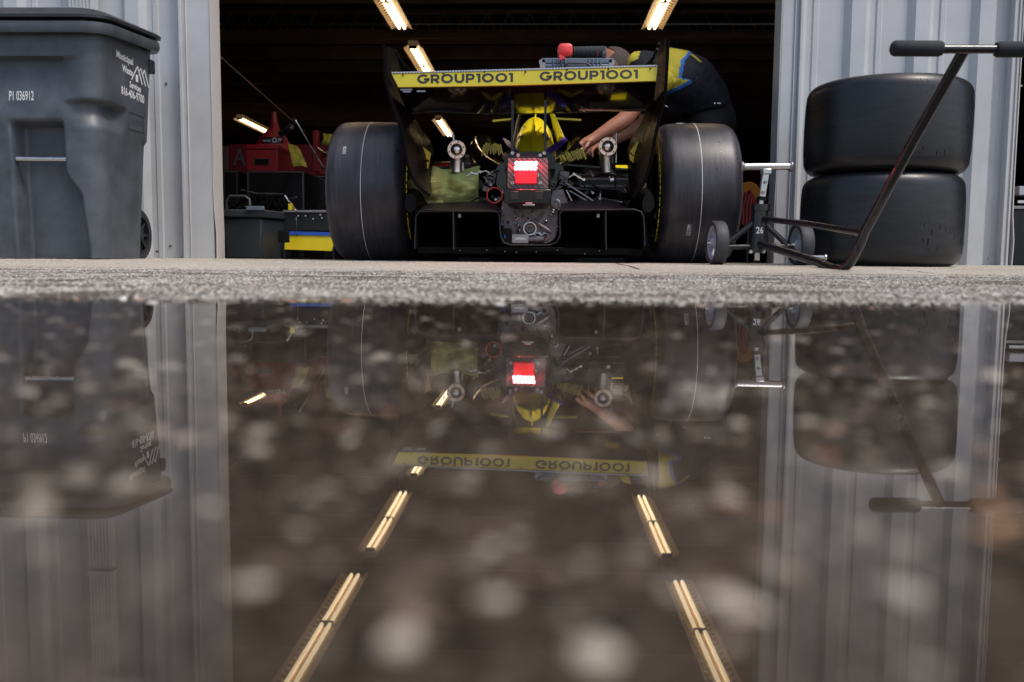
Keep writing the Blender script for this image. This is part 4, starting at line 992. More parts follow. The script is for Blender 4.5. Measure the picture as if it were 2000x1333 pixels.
for v in bm.verts:
    x, y, z = v.co
    if z > -.1+(.55 if x < -.45 else 0)-.35*max(0, x): idx[v.index] = len(hv2); hv2.append(hc+(hv[v.index]-hc)*1.05)
q.add(hv2, [[idx[i] for i in f] for f in hf if all(i in idx for i in f)]); bm.free(); q.build('hair', M['hair'], per)
Ypoly = [[(1290, 90), (1346, 100), (1330, 118), (1324, 153), (1347, 158), (1322, 170), (1296, 182)], [(1222, 95), (1252, 96), (1246, 116), (1234, 120), (1222, 134), (1215, 134)], [(1345, 104), (1356, 108), (1372, 122), (1368, 122), (1350, 108)]]
Bpoly = [[(1346, 100), (1352, 102), (1337, 119), (1331, 152), (1352, 157), (1350, 163), (1296, 190), (1292, 170), (1324, 150), (1320, 118)]]
def shirt_col(p):
    x, y = proj(p)
    if any(inpoly(x, y, pl) for pl in Ypoly): return 1
    if any(inpoly(x, y, pl) for pl in Bpoly): return 2
    return 0
def remeshed(name, mb, vox, mats, parent, colour=None, amp=.006, fs=9, smooth=6):
    off = wloc(parent); me = bpy.data.meshes.new(name); me.from_pydata([tuple(Vector(v)-off) for v in mb.v], [], mb.f)
    o = bpy.data.objects.new(name, me); COL.objects.link(o); o.parent = parent
    md = o.modifiers.new('r', 'REMESH'); md.mode = 'VOXEL'; md.voxel_size = vox
    md = o.modifiers.new('s', 'SMOOTH'); md.iterations = smooth; md.factor = .6
    dg = bpy.context.evaluated_depsgraph_get(); em = bpy.data.meshes.new_from_object(o.evaluated_get(dg)); o.modifiers.clear(); o.data = em; em.name = name
    for v in em.vertices:
        p = v.co; k = noise.noise(Vector((p.x*fs+p.z*4, p.y*fs*.5, p.z*fs*.8-p.x*3))); k2 = noise.noise(Vector((p.x*fs*2.5-p.z*9, p.y*6, p.z*fs*2)))
        v.co = p+v.normal*(amp*k+amp*.5*abs(k2)**1.5)
    em.update()
    for m in mats: em.materials.append(m)
    em.polygons.foreach_set('use_smooth', [True]*len(em.polygons))
    if colour:
        for f in em.polygons: f.material_index = colour(f.center+off)
    return o
def limb(mb, pts, n=20, ysc=1.0):
    """smooth tube of varying radius through (point, radius) pairs"""
    q_ = spl([(p.x, p.y, p.z) for p, r_ in pts], 6); rr = spl([(r_, 0, 0) for p, r_ in pts], 6)
    rings = []
    for k, p in enumerate(q_):
        t = (q_[min(k+1, len(q_)-1)]-q_[max(k-1, 0)]).normalized(); yv = Vector((0, 1, 0)); yv = (yv-t*yv.dot(t)).normalized(); xv = t.cross(yv)
        rings.append([p+(yv*math.cos(a)*ysc+xv*math.sin(a))*rr[k].x for a in [2*math.pi*i/n for i in range(n)]])
    mb.loft(rings)
q = MB()
limb(q, [(P(1226, 122, 4.92), .060), (P(1244, 132, 4.92), .095), (P(1270, 146, 4.92), .132), (P(1308, 154, 4.94), .160), (P(1348, 170, 4.98), .160), (P(1372, 196, 5.02), .150), (P(1376, 214, 5.03), .150)], 24, 1.15)
for A, B, C_ in ((P(1290, 150, 4.80), sR+Vector((.02, 0, 0)), sR.lerp(eR, .55)), (P(1290, 150, 5.06), sL+Vector((.02, 0, 0)), sL.lerp(eL, .55))): limb(q, [(A, .09), (B, .085), (C_, .068)], 16)
limb(q, [(P(1290, 168, 4.93), .12), (P(1308, 190, 4.95), .10), (P(1330, 205, 4.98), .09)], 16)
remeshed('shirt', q, .0075, [M['navy'], M['cloth_yel'], M['cloth_blu']], per, shirt_col, .018)
q = MB()
limb(q, [(P(1362, 196, 5.0), .12), (P(1376, 216, 5.04), .150), (P(1382, 245, 5.06), .155), (P(1378, 268, 5.06), .12)], 24, 1.15)
for (Kn, An, dy) in ((Lk, La, .10), (Rk, Ra, -.10)):
    limb(q, [(hip+Vector((0, dy*.8, -.04)), .10), (hip+Vector((-.005, dy, -.16)), .105), (Kn, .078), (An+Vector((0, 0, .0)), .062)], 18)
remeshed('trousers', q, .014, [M['trouser']], per, None, .018)
q = MB(); q.box(P(1396, 202, 4.84), (.008, .004, .008)); q.box(P(1404, 202, 4.845), (.020, .004, .005)); q.build('pocket_label', M['white'], per)
for A in (La, Ra):
    q = MB(); q.loft([srect(Vector((A.x+dx, A.y, .055+h_)), .05*s_, h_, A.y, .6, 16) for dx, h_, s_ in ((0, .01, 1),)]*1, cap=False) if False else None
    rings = []
    for dx, hh, ww in ((.08, .05, .035), (.04, .06, .045), (-.06, .045, .048), (-.15, .03, .045), (-.18, .018, .03)):
        rings.append([Vector((A.x+dx, A.y+ww*math.cos(a), .057+hh+hh*math.sin(a))) for a in [2*math.pi*k/14 for k in range(14)]])
    q.loft(rings); q.build('shoe', M['black'], per)
q = MB(); q.box(P(1442, 152, 4.7), (.001, .001, .001)) if False else None
q = MB(); q.bar(P(1297, 206, 4.72), P(1304, 209, 4.72), .006, .003); q.build('belt_buckle', M['silver'], per)
cloth_sheet('rag', [[(1222, 216, 4.8), (1232, 214, 4.8), (1242, 214, 4.8)], [(1212, 232, 4.8), (1228, 230, 4.78), (1240, 226, 4.8)], [(1206, 247, 4.8), (1216, 250, 4.79), (1232, 243, 4.8)]], M['rag'], 'pale grey cloth between the forearms of the bending mechanic', 'rag', amp=.015)

# ------------------------------------------------------------------ wheelie bin
binr = empty('wheelie_bin', (-2.12, 3.98, .05), 'grey plastic wheelie bin with white printing standing against the garage wall', 'wheelie bin')
BX, BY = -2.115, 3.880; Z0, Z1 = .050, 1.0
def rrect(t, hw, hd_, rad):
    """t in 0..1 around a rounded rectangle starting at front middle going right"""
    segs = [('l', hw-rad), ('a', rad*math.pi/2), ('l', 2*(hd_-rad)), ('a', rad*math.pi/2), ('l', 2*(hw-rad)), ('a', rad*math.pi/2), ('l', 2*(hd_-rad)), ('a', rad*math.pi/2), ('l', hw-rad)]
    tot = sum(s[1] for s in segs); d = t*tot; p = Vector((0, -hd_)); ang = 0
    for k, ln in segs:
        q_ = min(d, ln)
        if k == 'l': p = p+Vector((math.cos(ang), math.sin(ang)))*q_
        else:
            da = q_/rad; c = p+Vector((-math.sin(ang), math.cos(ang)))*rad; p = c+Vector((math.sin(ang+da), -math.cos(ang+da)))*rad; ang += da
        d -= q_
        if d <= 1e-9: break
    return p, ang
def ss(a, b, x): return sstep(a, b, x)
def bin_pt(t, v):
    z = Z0+(Z1-Z0)*v; hw = .262+.045*v; hdp = .225+.045*v
    p, ang = rrect(t, hw, hdp, .085); nx_, ny_ = math.sin(ang), -math.cos(ang)
    x, y = BX+p.x, BY+p.y+.0*v; ins = 0
    front = max(0, -ny_)**2
    # front recess with the lift bar
    re = -1.995+.062*ss(.42, .30, z)+ .02*ss(.30, .06, z); le = -2.195
    rec = ss(le-.02, le+.012, x)*ss(re+.018, re-.016, x)*ss(.625, .595, z)
    ins += .075*rec*front
    ins += .020*ss(-2.235, -2.215, x)*ss(le+.0, le-.03, x)*ss(.625, .59, z)*front*.0
    # lip over the upper body
    fx = ss(-1.90, -2.02, x)
    ins += .042*ss(.880, .868, z)*ss(.62, .84, z)*fx*front
    # corner pocket: step above the leg column
    cr = ss(-2.0, -1.875, x)*ss(.0, -.09, p.y) if ang < R(100) else 0
    ins += .034*cr*ss(.712, .692, z+.4*(x+1.86)**2)*ss(.585, .672, z)
    # fluted lower corner and side
    ins += .012*math.exp(-((ang-R(8))/R(9))**2)*ss(.60, .5, z)*(0 if rec > .5 else 1)*0
    if ny_ > -.3 and nx_ > .5:
        ins += .012*ss(.10, .16, p.y)*ss(.60, .57, z)
    return Vector((x-nx_*ins, y-ny_*ins, z))
q = MB(); NU, NV = 300, 150
q.v = [tuple(bin_pt(i/NU, j/NV)) for j in range(NV+1) for i in range(NU)]
q.f = [(j*NU+i, j*NU+(i+1) % NU, (j+1)*NU+(i+1) % NU, (j+1)*NU+i) for j in range(NV) for i in range(NU)]
q.f.append(tuple(range(NU-1, -1, -1))); q.m = [0]*len(q.f); q.build('bin_body', M['binp'], binr, ang=60)
q = MB(); rings = []
for z, e in ((.972, .006), (.968, .030), (.985, .036), (1.012, .034), (1.018, .020), (1.018, -.01)):
    rg = []
    for i in range(120):
        p, a_ = rrect(i/120, .307+e, .270+e, .10); rg.append(Vector((BX+p.x, BY+p.y, z+.045*(p.y+.270)/.54)))
    rings.append(rg)
q.loft(rings, cap=False); q.build('bin_rim', M['binp'], binr, ang=50)
q = MB(); rings = []
for z, e in ((1.024, .022), (1.028, .040), (1.040, .040), (1.050, .026), (1.056, -.01), (1.074, -.03), (1.084, -.06), (1.088, -.16), (1.089, -.26)):
    rg = []
    for i in range(120):
        p, a_ = rrect(i/120, .307+e, .270+e, max(.02, .10+min(0, e*.3))); rg.append(Vector((BX+p.x, BY+p.y, z+.045*(p.y+.270)/.54)))
    rings.append(rg)
q.loft(rings); q.build('lid', M['lid'], binr, ang=50)
q = MB(); 
for k in range(3): q.box(Vector((BX+.27-k*.02, BY+.24, 1.04)), (.03, .05, .05))
q.box((BX+.300, BY+.21, .94), (.03, .05, .06)); q.build('lid_hinge', M['lid'], binr, bevel=.004)
q = MB(); z_ = .045+(507-312)*3.66/1700; q.tube([(-2.200, 3.655, z_), (-1.985, 3.655, z_)], .0095, 14); q.build('lift_bar', M['silver'], binr)
for yy in (4.20,):
    for sx, nm in ((1, 0), (-1, 0)):
        wh = bpy.data.objects.new('bin_wheel', None); COL.objects.link(wh); wh.parent = binr; wc = Vector((BX+sx*.212, 4.09, .163)); wh.location = wc-wloc(binr)
        q = MB(); q.lathe([(.085, -.025), (.112, -.025), (.116, -.015), (.116, .015), (.112, .025), (.085, .025)], wc, (1, 0, 0), 44, closed=True)
        for k in range(36):
            a = 2*math.pi*k/36; q.box(wc+Vector((0, math.cos(a)*.115, math.sin(a)*.115)), (.046, .007, .007), Matrix.Rotation(a, 3, 'X'))
        q.build('bin_tyre', M['lid'], wh)
        q = MB(); q.lathe([(0, .03), (.02, .03), (.024, .012), (.03, .01), (.085, .006), (.085, -.01), (0, -.01)], wc, (sx, 0, 0), 30)
        for k in range(8):
            a = 2*math.pi*k/8; dv = Vector((0, math.cos(a), math.sin(a))); q.bar(wc+dv*.02+Vector((sx*.012, 0, 0)), wc+dv*.086+Vector((sx*.012, 0, 0)), .01, .014, (1, 0, 0))
        q.build('bin_hub', M['lid'], wh)
# printing on the bin, laid on its real surface
def bin_surface_front(px, py):
    best = None
    for it in range(6):
        Y = 3.62 if best is None else best
        p = P(px, py, Y); v = (p.z-Z0)/(Z1-Z0)
        hw = .262+.045*v; hdp = .225+.045*v
        # right side face
        best = BY-hdp
    p = P(px, py, best); v = (p.z-Z0)/(Z1-Z0); hw = .262+.045*v; hdp = .225+.045*v
    return p+Vector((0, -.0015, 0)) if True else p
def bin_surface(px, py):
    """march the pixel ray until it meets the bin body"""
    Y = 3.55
    while Y < 4.4:
        p = P(px, py, Y); v = min(1, max(0, (p.z-Z0)/(Z1-Z0))); hw = .262+.045*v; hdp = .225+.045*v; rad = .085
        x, y = abs(p.x-BX), p.y-BY; dx, dy = x-(hw-rad), abs(y)-(hdp-rad)
        dist = math.hypot(max(dx, 0), max(dy, 0))+min(max(dx, dy), 0)-rad
        if dist < .0018: return p
        Y += max(.0006, dist*.4)
    return p
q = MB(); v, f = text_pts('P1 036912', 26, .35, .44); q.add([bin_surface(17+a*1.0, 196-b) for a, b in v], f); q.build('printed_code', M['white'], binr, smooth=False)
q = MB()
for txt, x0, y0, dxy, size, sx in (('Municipal', 227, 111, .52, 19, .46), ('Waste', 239, 139, .52, 19, .40), ('Services', 253, 170, .50, 17, .40), ('816-406-9700', 237, 183, .44, 22, .36)):
    v, f = text_pts(txt, size, .5, sx); q.add([bin_surface(x0+a, y0+a*dxy-b*(1+.0*a)) for a, b in v], f)
def strip(pts, w_):
    for (a, b) in zip(pts, pts[1:]):
        a, b = Vector(a), Vector(b); d = (b-a).normalized(); n_ = Vector((-d.y, d.x))*w_/2
        q.add([bin_surface(*(a-n_)), bin_surface(*(b-n_)), bin_surface(*(b+n_)), bin_surface(*(a+n_))], [(0, 1, 2, 3)])
strip([(257, 156), (268.5, 130), (278, 166)], 2); strip([(271, 141), (275, 134), (284.5, 169)], 1.8); strip([(279, 146), (282, 137), (290.5, 172)], 1.8)
q.add([bin_surface(*p) for p in ((265, 146), (270, 147), (270, 162), (265, 159))], [(0, 1, 2, 3)])
q.build('printed_logo', M['white'], binr, smooth=False)
q = MB()
for a_, b_ in (((252, 218), (281, 229)), ((281, 229), (281, 259)), ((281, 259), (253, 252)), ((253, 252), (252, 218))):
    q.tube([bin_surface(*a_), bin_surface(*b_)], .0015, 6)
v, f = text_pts('TOTER', 15, .1, .5); q.add([bin_surface(255+a, 242+a*.3-b) for a, b in v], f); q.build('moulded_badge', M['binp'], binr)

# ------------------------------------------------------------------ tyre stack
def loose_tyre(name, c, w, Ro, label, tilt=(0, 0)):
    C = Vector(c); ax = Vector((tilt[0], tilt[1], 1)).normalized()
    q = MB(); q.lathe(tyre_profile(w, Ro, .20, .05), C, ax, 128, closed=True); r_ = empty(name, (C.x, C.y, C.z-w/2), label, 'tyre', 'racing tyres stacked by the pillar')
    q.build('tyre_casing', M['tyre_new'], r_, ang=60)
    q = MB(); q.lathe([(.204, -w/2+.03), (.185, -w/2+.05), (.18, w/2-.05), (.204, w/2-.03)], C, ax, 64); q.lathe([(.0, .0), (.185, .02)], C, ax, 48); q.build('wheel_rim', M['carbon'], r_); return r_
YS = 3.86; xb = P(1715, 500, YS).x; xt = P(1728, 300, YS).x; zb = gz(0, 3.6)+.006
loose_tyre('racing_tyre', (xb, YS, zb+.192), .368, .331, 'wet black slick tyre standing on the concrete, lower one of the stack by the pillar')
loose_tyre('racing_tyre', (xt, YS, zb+.192+.386), .368, .335, 'wet black slick tyre lying on top of another by the grey pillar', (.012, -.01))

# ------------------------------------------------------------------ axle jack with long handle
jk = empty('axle_jack', (P(1480, 510, 3.72).x, 3.72, .05), 'black wheeled quick lift jack numbered 26 with a long T handle', 'jack')
def jt(name, pts, r, m, n=14): 
    q = MB(); q.tube([P(*p) for p in pts], r, n); return q.build(name, m, jk)
YJ = 3.72
jt('post', [(1486, 402, YJ), (1478, 493, YJ)], .034, M['black_pc'], 20)
jt('post', [(1486, 400, YJ), (1485.5, 412, YJ)], .040, M['black_pc'], 20)
q = MB(); q.tube([P(1496, 334, YJ), P(1488, 386, YJ)], .019, 4); q.build('lift_post', M['silver'], jk, bevel=.003)
jt('lift_post', [(1488, 386, YJ), (1486, 403, YJ)], .012, M['silver'])
jt('clamp_collar', [(1489, 385, YJ), (1488, 392, YJ)], .022, M['carbon_m'])
q = MB()
for x, y in ((1495, 356), (1491, 376)): q.lathe([(0, -.006), (.006, -.006), (.007, 0)], P(x, y, YJ-.018), (0, 1, 0), 10)
q.build('pin', M['steel'], jk)
q = MB(); q.box(P(1496, 336, YJ), (.036, .05, .022)); q.build('bar_saddle', M['silver'], jk, bevel=.003)
jt('lift_bar', [(1451, 326, YJ-.01), (1544, 325.5, YJ-.01)], .0145, M['silver'], 20)
for x in (1449, 1545):
    q = MB(); q.lathe([(0, -.006), (.020, -.006), (.022, -.002), (.022, .003), (.017, .008), (0, .008)], P(x, 326, YJ-.01), (1, 0, 0), 24); q.build('bar_flange', M['steel'], jk)
jt('axle', [(1400, 483, YJ), (1563, 481, YJ)], .011, M['black_pc']); 
jt('strut', [(1482, 428, YJ), (1418, 477, YJ)], .013, M['black_pc']); jt('strut', [(1484, 428, YJ), (1536, 478, YJ)], .012, M['black_pc'])
jt('lower_arm', [(1477, 475, YJ), (1540, 494, 3.52), (1600, 513, 3.3), (1625, 524, 3.18), (1645, 526, 3.13), (1660, 515, 3.1), (1680, 478, 3.07)], .0165, M['black_pc'], 18)
jt('upper_arm', [(1483, 427, YJ), (1580, 438, 3.42), (1683, 455, 3.08)], .0125, M['black_pc'], 16)
jt('handle_tube', [(1672, 492, 3.075), (1680, 478, 3.07), (1690, 452, 3.04), (1787, 270, 2.83), (1882, 100, 2.64)], .0165, M['black_pc'], 18)
jt('handle_bar', [(1752, 96, 2.62), (2060, 97, 2.62)], .0125, M['black_pc'], 18)
jt('foam_sleeve', [(1740, 95, 2.62), (1743, 95, 2.62), (1748, 95, 2.62), (1835, 95.5, 2.62), (1840, 95.5, 2.62)], [.012, .019, .0225, .0225, .019], M['foam'], 20)
jt('foam_sleeve', [(1945, 97, 2.62), (1950, 97, 2.62), (2066, 97, 2.62), (2070, 97, 2.62)], [.019, .0225, .0225, .012], M['foam'], 20)
jt('side_peg', [(1555, 502, 3.62), (1611, 503, 3.58)], .008, M['silver']); 
q = MB(); q.lathe([(0, -.003), (.012, -.003), (.012, .003), (0, .003)], P(1612, 503, 3.58), (1, 0, 0), 16); q.build('peg_flange', M['silver'], jk)
q = MB(); q.box(P(1478, 501, YJ), (.022, .022, .036)); q.build('foot_block', M['silver'], jk, bevel=.003)
q = MB()
for x, y in ((1466, 492), (1491, 492)): q.lathe([(0, -.008), (.008, -.008), (.008, .004)], P(x, y, YJ-.02), (0, 1, 0), 6)
q.build('foot_bolt', M['silver'], jk)
q = MB(); q_c = P(1480, 452, YJ)
def fnj(a, b):
    x = (a-7)*sc2; xx = q_c.x+x; return Vector((xx, q_c.y-math.sqrt(max(1e-6, .0352**2-x*x)), q_c.z+(b-4.5)*sc2))
sc2 = mpp(YJ); v, f = text_pts('26', 17, .4, .82); q.add([fnj(a, b) for a, b in v], f); q.build('printed_number', M['white'], jk, smooth=False)
for px, py, rr in ((1400, 478, .092), (1564, 480, .088)):
    wh = bpy.data.objects.new('caster_wheel', None); COL.objects.link(wh); wh.parent = jk; c = P(px, py, YJ); c.z = gz(0, 3.7)+.004+rr; wh.location = c-wloc(jk)
    ax = Vector((1, .10, 0)).normalized(); q = MB(); q.lathe([(rr*.80, -.026), (rr*.96, -.026), (rr, -.020), (rr, .020), (rr*.96, .026), (rr*.80, .026)], c, ax, 56, closed=True); q.build('caster_tyre', M['rubber'], wh)
    q = MB(); q.lathe([(rr*.80, -.020), (rr*.72, -.018), (rr*.70, -.004), (rr*.70, .004), (rr*.72, .018), (rr*.80, .020)], c, ax, 48, closed=True)
    for k in range(6):
        a = 2*math.pi*k/6+.3; e1 = Vector((0, 0, 1)); e2 = ax.cross(e1); d = e1*math.cos(a)+e2*math.sin(a); q.bar(c+d*.012, c+d*rr*.72, .014, .012, ax)
    q.lathe([(0, -.030), (.016, -.030), (.020, -.012), (.020, .012), (.016, .03), (0, .03)], c, ax, 20); q.build('caster_hub', M['greyhub'], wh)
    q = MB(); q.lathe([(0, -.044), (.006, -.042), (.010, -.034), (.012, -.028), (0, -.028)], c, ax, 6); q.build('axle_nut', M['silver'], wh)

# ------------------------------------------------------------------ things inside the garage, left
def gbox(mb, x0, y0, x1, y1, Y, dep, mi=0):
    a, b = P(x0, y1, Y), P(x1, y0, Y); mb.box(((a.x+b.x)/2, Y+dep/2, (a.z+b.z)/2), (abs(b.x-a.x), dep, abs(b.z-a.z)), None, mi); return a, b
def on_floor(mb, x0, y0, x1, Y, dep, mi=0):
    a, b = P(x0, y0, Y), P(x1, y0, Y); h = a.z-.055; mb.box(((a.x+b.x)/2, Y+dep/2, .055+h/2), (b.x-a.x, dep, h), None, mi)
def thing_at(name, px, py, Y, label, cat, group=None): 
    c = P(px, py, Y); return empty(name, (c.x, c.y, .055), label, cat, group)
# dark tote just inside the jamb
t = thing_at('tote_bin', 490, 500, 4.95, 'dark grey lidded plastic tote with a raised handle just inside the left jamb', 'tote')
q = MB(); a, b = P(434, 425, 4.9), P(512, 425, 4.9); zt = a.z
q.loft([[Vector((a.x+s_*.02, 4.90+d_, .058+(zt-.058)*h_)) for s_, d_ in ((0, 0),)]]) if False else None
rings = []
for h_, e in ((0, -.012), (.98, 0)):
    rings.append([Vector((x, y, .058+(zt-.058)*h_)) for x, y in ((a.x-e, 4.9-e), (b.x+e, 4.9-e), (b.x+.07+e, 5.25+e), (a.x-e, 5.25+e))])
q.loft(rings); q.build('tote_body', M['tote'], t, bevel=.01)
q = MB(); zz = zt; q.loft([[Vector((x, y, z)) for x, y in ((a.x-.012, 4.885), (b.x+.012, 4.885), (b.x+.085, 5.27), (a.x-.012, 5.27))] for z in (zz, zz+.035, zz+.045)]); q.build('tote_lid', M['tote'], t, bevel=.008)
q = MB(); q.tube([P(442, 412, 4.9), P(443, 392, 4.9), P(449, 384, 4.9), P(478, 384, 4.9), P(487, 390, 4.9), P(489, 412, 4.9)], .009, 10); q.build('tote_handle', M['tote'], t)
q = MB(); gbox(q, 543, 451, 563, 474, 4.95, .03); q.build('tote_latch', M['carbon_m'], t, bevel=.004)
q = MB(); gbox(q, 480, 403, 515, 411, 4.87, .02); q.build('lid_catch', M['case'], t, bevel=.003)
# yellow and blue board on a low black cart
t = thing_at('low_cart', 600, 500, 5.2, 'low black parts cart with a yellow and blue front board beside the left tyre', 'cart')
q = MB(); gbox(q, 552, 414, 660, 452, 5.15, .6); q.build('cart_body', M['cabinet'], t, bevel=.006)
q = MB(); gbox(q, 552, 411, 660, 415, 5.13, .64); q.build('cart_top_edge', M['steel'], t, bevel=.002)
q = MB(); c0 = [P(*p, 5.10) for p in ((557, 459), (648, 460), (652, 470), (648, 491), (555, 488))]; q.prism(c0, (0, .012, 0)); q.build('yellow_board', M['yellow'], t, bevel=.002)
q = MB(); q.prism([P(*p, 5.095) for p in ((562, 452), (646, 454), (648, 461), (558, 459))], (0, .014, 0)); q.build('blue_strip', M['blue'], t)
q = MB(); q.tube([P(578, 424, 5.09), P(579, 432, 5.09)], .005, 8); q.tube([P(579, 432, 5.09), P(580, 462, 5.085)], .0015, 6)
for x, y in ((583, 422), (597, 422), (626, 420), (629, 426), (612, 428)): q.lathe([(0, -.005), (.005, -.005), (.006, 0)], P(x, y, 5.14), (0, 1, 0), 8)
q.build('hanging_pin', M['silver'], t)
q = MB()
for x in (565, 590, 640): q.bar(P(x, 491, 5.2), P(x, 503, 5.2), .03, .03)
q.build('cart_foot', M['carbon_m'], t)
# a black tyre-like hose drum on a frame behind the tote
t = thing_at('equipment_trolley', 500, 480, 5.5, 'black equipment trolley with cables heaped on it behind the grey tote', 'trolley')
q = MB(); on_floor(q, 430, 412, 556, 5.45, .5); q.build('trolley_body', M['cabinet'], t, bevel=.01)
q = MB(); random.seed(5)
for k in range(9):
    x = 445+k*11; q.tube([P(x-12, 407+random.uniform(-3, 3), 5.42), P(x, 392+random.uniform(-8, 8), 5.45), P(x+16, 390+random.uniform(-8, 8), 5.5), P(x+28, 408, 5.44)], .012, 8)
q.build('cable_heap', M['pitch'], t)
q = MB(); q.tube([P(470, 371, 5.4), P(478, 372, 5.4), P(500, 378, 5.4), P(552, 379, 5.4)], .004, 6); q.tube([P(556, 382, 5.4), P(566, 396, 5.4), P(577, 411, 5.3)], .007, 8); q.tube([P(563, 389, 5.38), P(580, 385, 5.36)], .006, 8); q.build('frame_tube', M['silver'], t)
q = MB(); gbox(q, 563, 398, 570, 412, 5.3, .02); q.build('yellow_tab', M['yellow'], t)
# black cabinets
for (x0, x1, y0, Yc, lab) in ((436, 463, 336, 6.3, 'black silver-edged flight cabinet behind the tote, the narrow one next to the jamb'), (484, 592, 336, 6.2, 'wide black silver-edged flight cabinet carrying the red toolbox'), (600, 650, 345, 6.9, 'dark cabinet partly hidden behind the left rear tyre')):
    t = thing_at('cabinet', (x0+x1)/2, 480, Yc, lab, 'cabinet', 'black cabinets in the garage'); q = MB(); on_floor(q, x0, y0, x1, Yc, .7); q.build('cabinet_body', M['cabinet'], t, bevel=.004)
    q = MB(); a, b = P(x0, y0, Yc-.004), P(x1, y0, Yc-.004)
    for xx in (a.x, b.x): q.bar((xx, Yc-.004, .06), (xx, Yc-.004, a.z), .012, .012, (0, 1, 0))
    q.bar((a.x, Yc-.004, a.z), (b.x, Yc-.004, a.z), .012, .010); q.bar((b.x, Yc, a.z), (b.x, Yc+.7, a.z), .012, .010); q.build('edge_profile', M['steel'], t)
t = thing_at('toolbox', 515, 335, 6.2, 'red steel toolbox with a black recessed handle on the wide black cabinet', 'toolbox')
q = MB(); gbox(q, 481, 292, 542, 335, 6.22, .45); q.build('toolbox_body', M['red'], t, bevel=.006)
q = MB(); gbox(q, 480, 282, 543, 292, 6.21, .47); q.build('toolbox_lid', M['red'], t, bevel=.006)
q = MB(); gbox(q, 498, 311, 524, 321, 6.205, .012); q.build('toolbox_handle', M['carbon_m'], t, bevel=.002)
q = MB(); gbox(q, 496, 310, 526, 322, 6.212, .006); q.build('handle_plate', M['cast'], t)
t = thing_at('fuel_funnel', 535, 290, 6.4, 'tall red funnel with a black label strip standing behind the red toolbox', 'funnel')
rings = []
for px, py, hw in ((535, 300, 36), (533, 280, 33), (535, 262, 20), (536, 250, 9), (535, 232, 6), (535, 219, 5)):
    c = P(px, py, 6.75); s_ = mpp(6.75)*hw; rings.append([c+Vector((s_*math.cos(a), s_*.8*math.sin(a), 0)) for a in [2*math.pi*k/20 for k in range(20)]])
q = MB(); q.loft(rings); q.build('funnel_cone', M['red'], t)
q = MB(); gbox(q, 512, 268, 553, 280, 6.50, .012); lb = q.build('label_strip', M['black'], t)
q = MB(); v, f = text_pts('77', 10, .2, .8); q.add([P(541+a+.25*b, 278-b, 6.49) for a, b in v], f); v, f = text_pts('RACING', 5, .1, .8); q.add([P(514+a, 277-b, 6.49) for a, b in v], f); q.lathe([(.012, 0), (.018, 0)], P(536, 274, 6.49), (0, 1, 0), 16); q.build('label_print', M['white'], lb, smooth=False)
cloth_sheet('cloth', [[(562, 282, 6.3), (572, 283, 6.3), (582, 288, 6.25)], [(566, 300, 6.15), (580, 302, 6.15), (592, 306, 6.12)], [(574, 326, 6.12), (588, 325, 6.1), (600, 328, 6.12)]], M['cloth_y'], 'yellow cloth hanging over the end of the wide black cabinet', 'cloth', amp=.02)
cloth_sheet('cloth', [[(630, 260, 7.0), (638, 262, 7.0), (650, 264, 7.0)], [(632, 272, 6.95), (640, 275, 6.95), (650, 276, 6.95)], [(628, 281, 6.95), (638, 284, 6.95), (648, 284, 6.95)]], M['cloth_y'], 'small yellow cloth hanging by the red frame behind the left tyre', 'cloth', amp=.02)
t = thing_at('lever_bar', 600, 330, 5.9, 'long silver lever bar with a black grip leaning towards the left tyre', 'lever')
q = MB(); q.tube([P(577, 236, 5.9), P(581, 242, 5.9), P(634, 332, 5.7)], .007, 10); q.build('lever_rod', M['silver'], t)
q = MB(); q.tube([P(573, 231, 5.9), P(576, 240, 5.9)], .011, 10); q.build('lever_tip', M['foam'], t)
t = thing_at('stand_arm', 560, 255, 6.2, 'short black padded arm sticking up beside the red funnel', 'arm'); q = MB(); q.tube([P(548, 262, 6.2), P(570, 248, 6.1)], .022, 12); q.build('padded_arm', M['foam'], t)
q = MB(); q.tube([P(567, 250, 6.08), P(571, 247, 6.08)], .010, 10); q.build('arm_tip', M['steel'], t)
t = thing_at('red_stand', 620, 330, 7.0, 'red upright steel stand partly hidden behind the left rear tyre', 'stand')
q = MB(); gbox(q, 611, 255, 621, 335, 7.05, .08); gbox(q, 618, 300, 650, 342, 7.1, .3); q.build('red_frame', M['red'], t, bevel=.005)
q = MB(); q.tube([P(620, 291, 7.0), P(638, 304, 6.95)], .012, 8); q.tube([P(625, 312, 7.0), P(640, 296, 6.95)], .006, 8); q.build('bolt_rod', M['silver'], t)
t = thing_at('banner', 480, 330, 8.5, 'dark red banner with pale lettering hung behind the toolbox', 'banner')
q = MB(); gbox(q, 446, 283, 640, 338, 8.6, .02); bn = q.build('banner_cloth', M['banner'], t)
q = MB(); v, f = text_pts('Auto', 46, .6, .78); q.add([P(456+a, 322-b, 8.58) for a, b in v], f); q.build('banner_lettering', mat('banner_print', (.16, .12, .13), .7), t, smooth=False)
t = thing_at('white_board', 440, 330, 8.4, 'pale notice board beside the dark red banner, cut by the left jamb', 'board'); q = MB(); gbox(q, 415, 286, 444, 336, 8.5, .02); q.build('board_panel', mat('pale_board', (.09, .085, .08), .6, var=.2, vscale=14), t, bevel=.003)
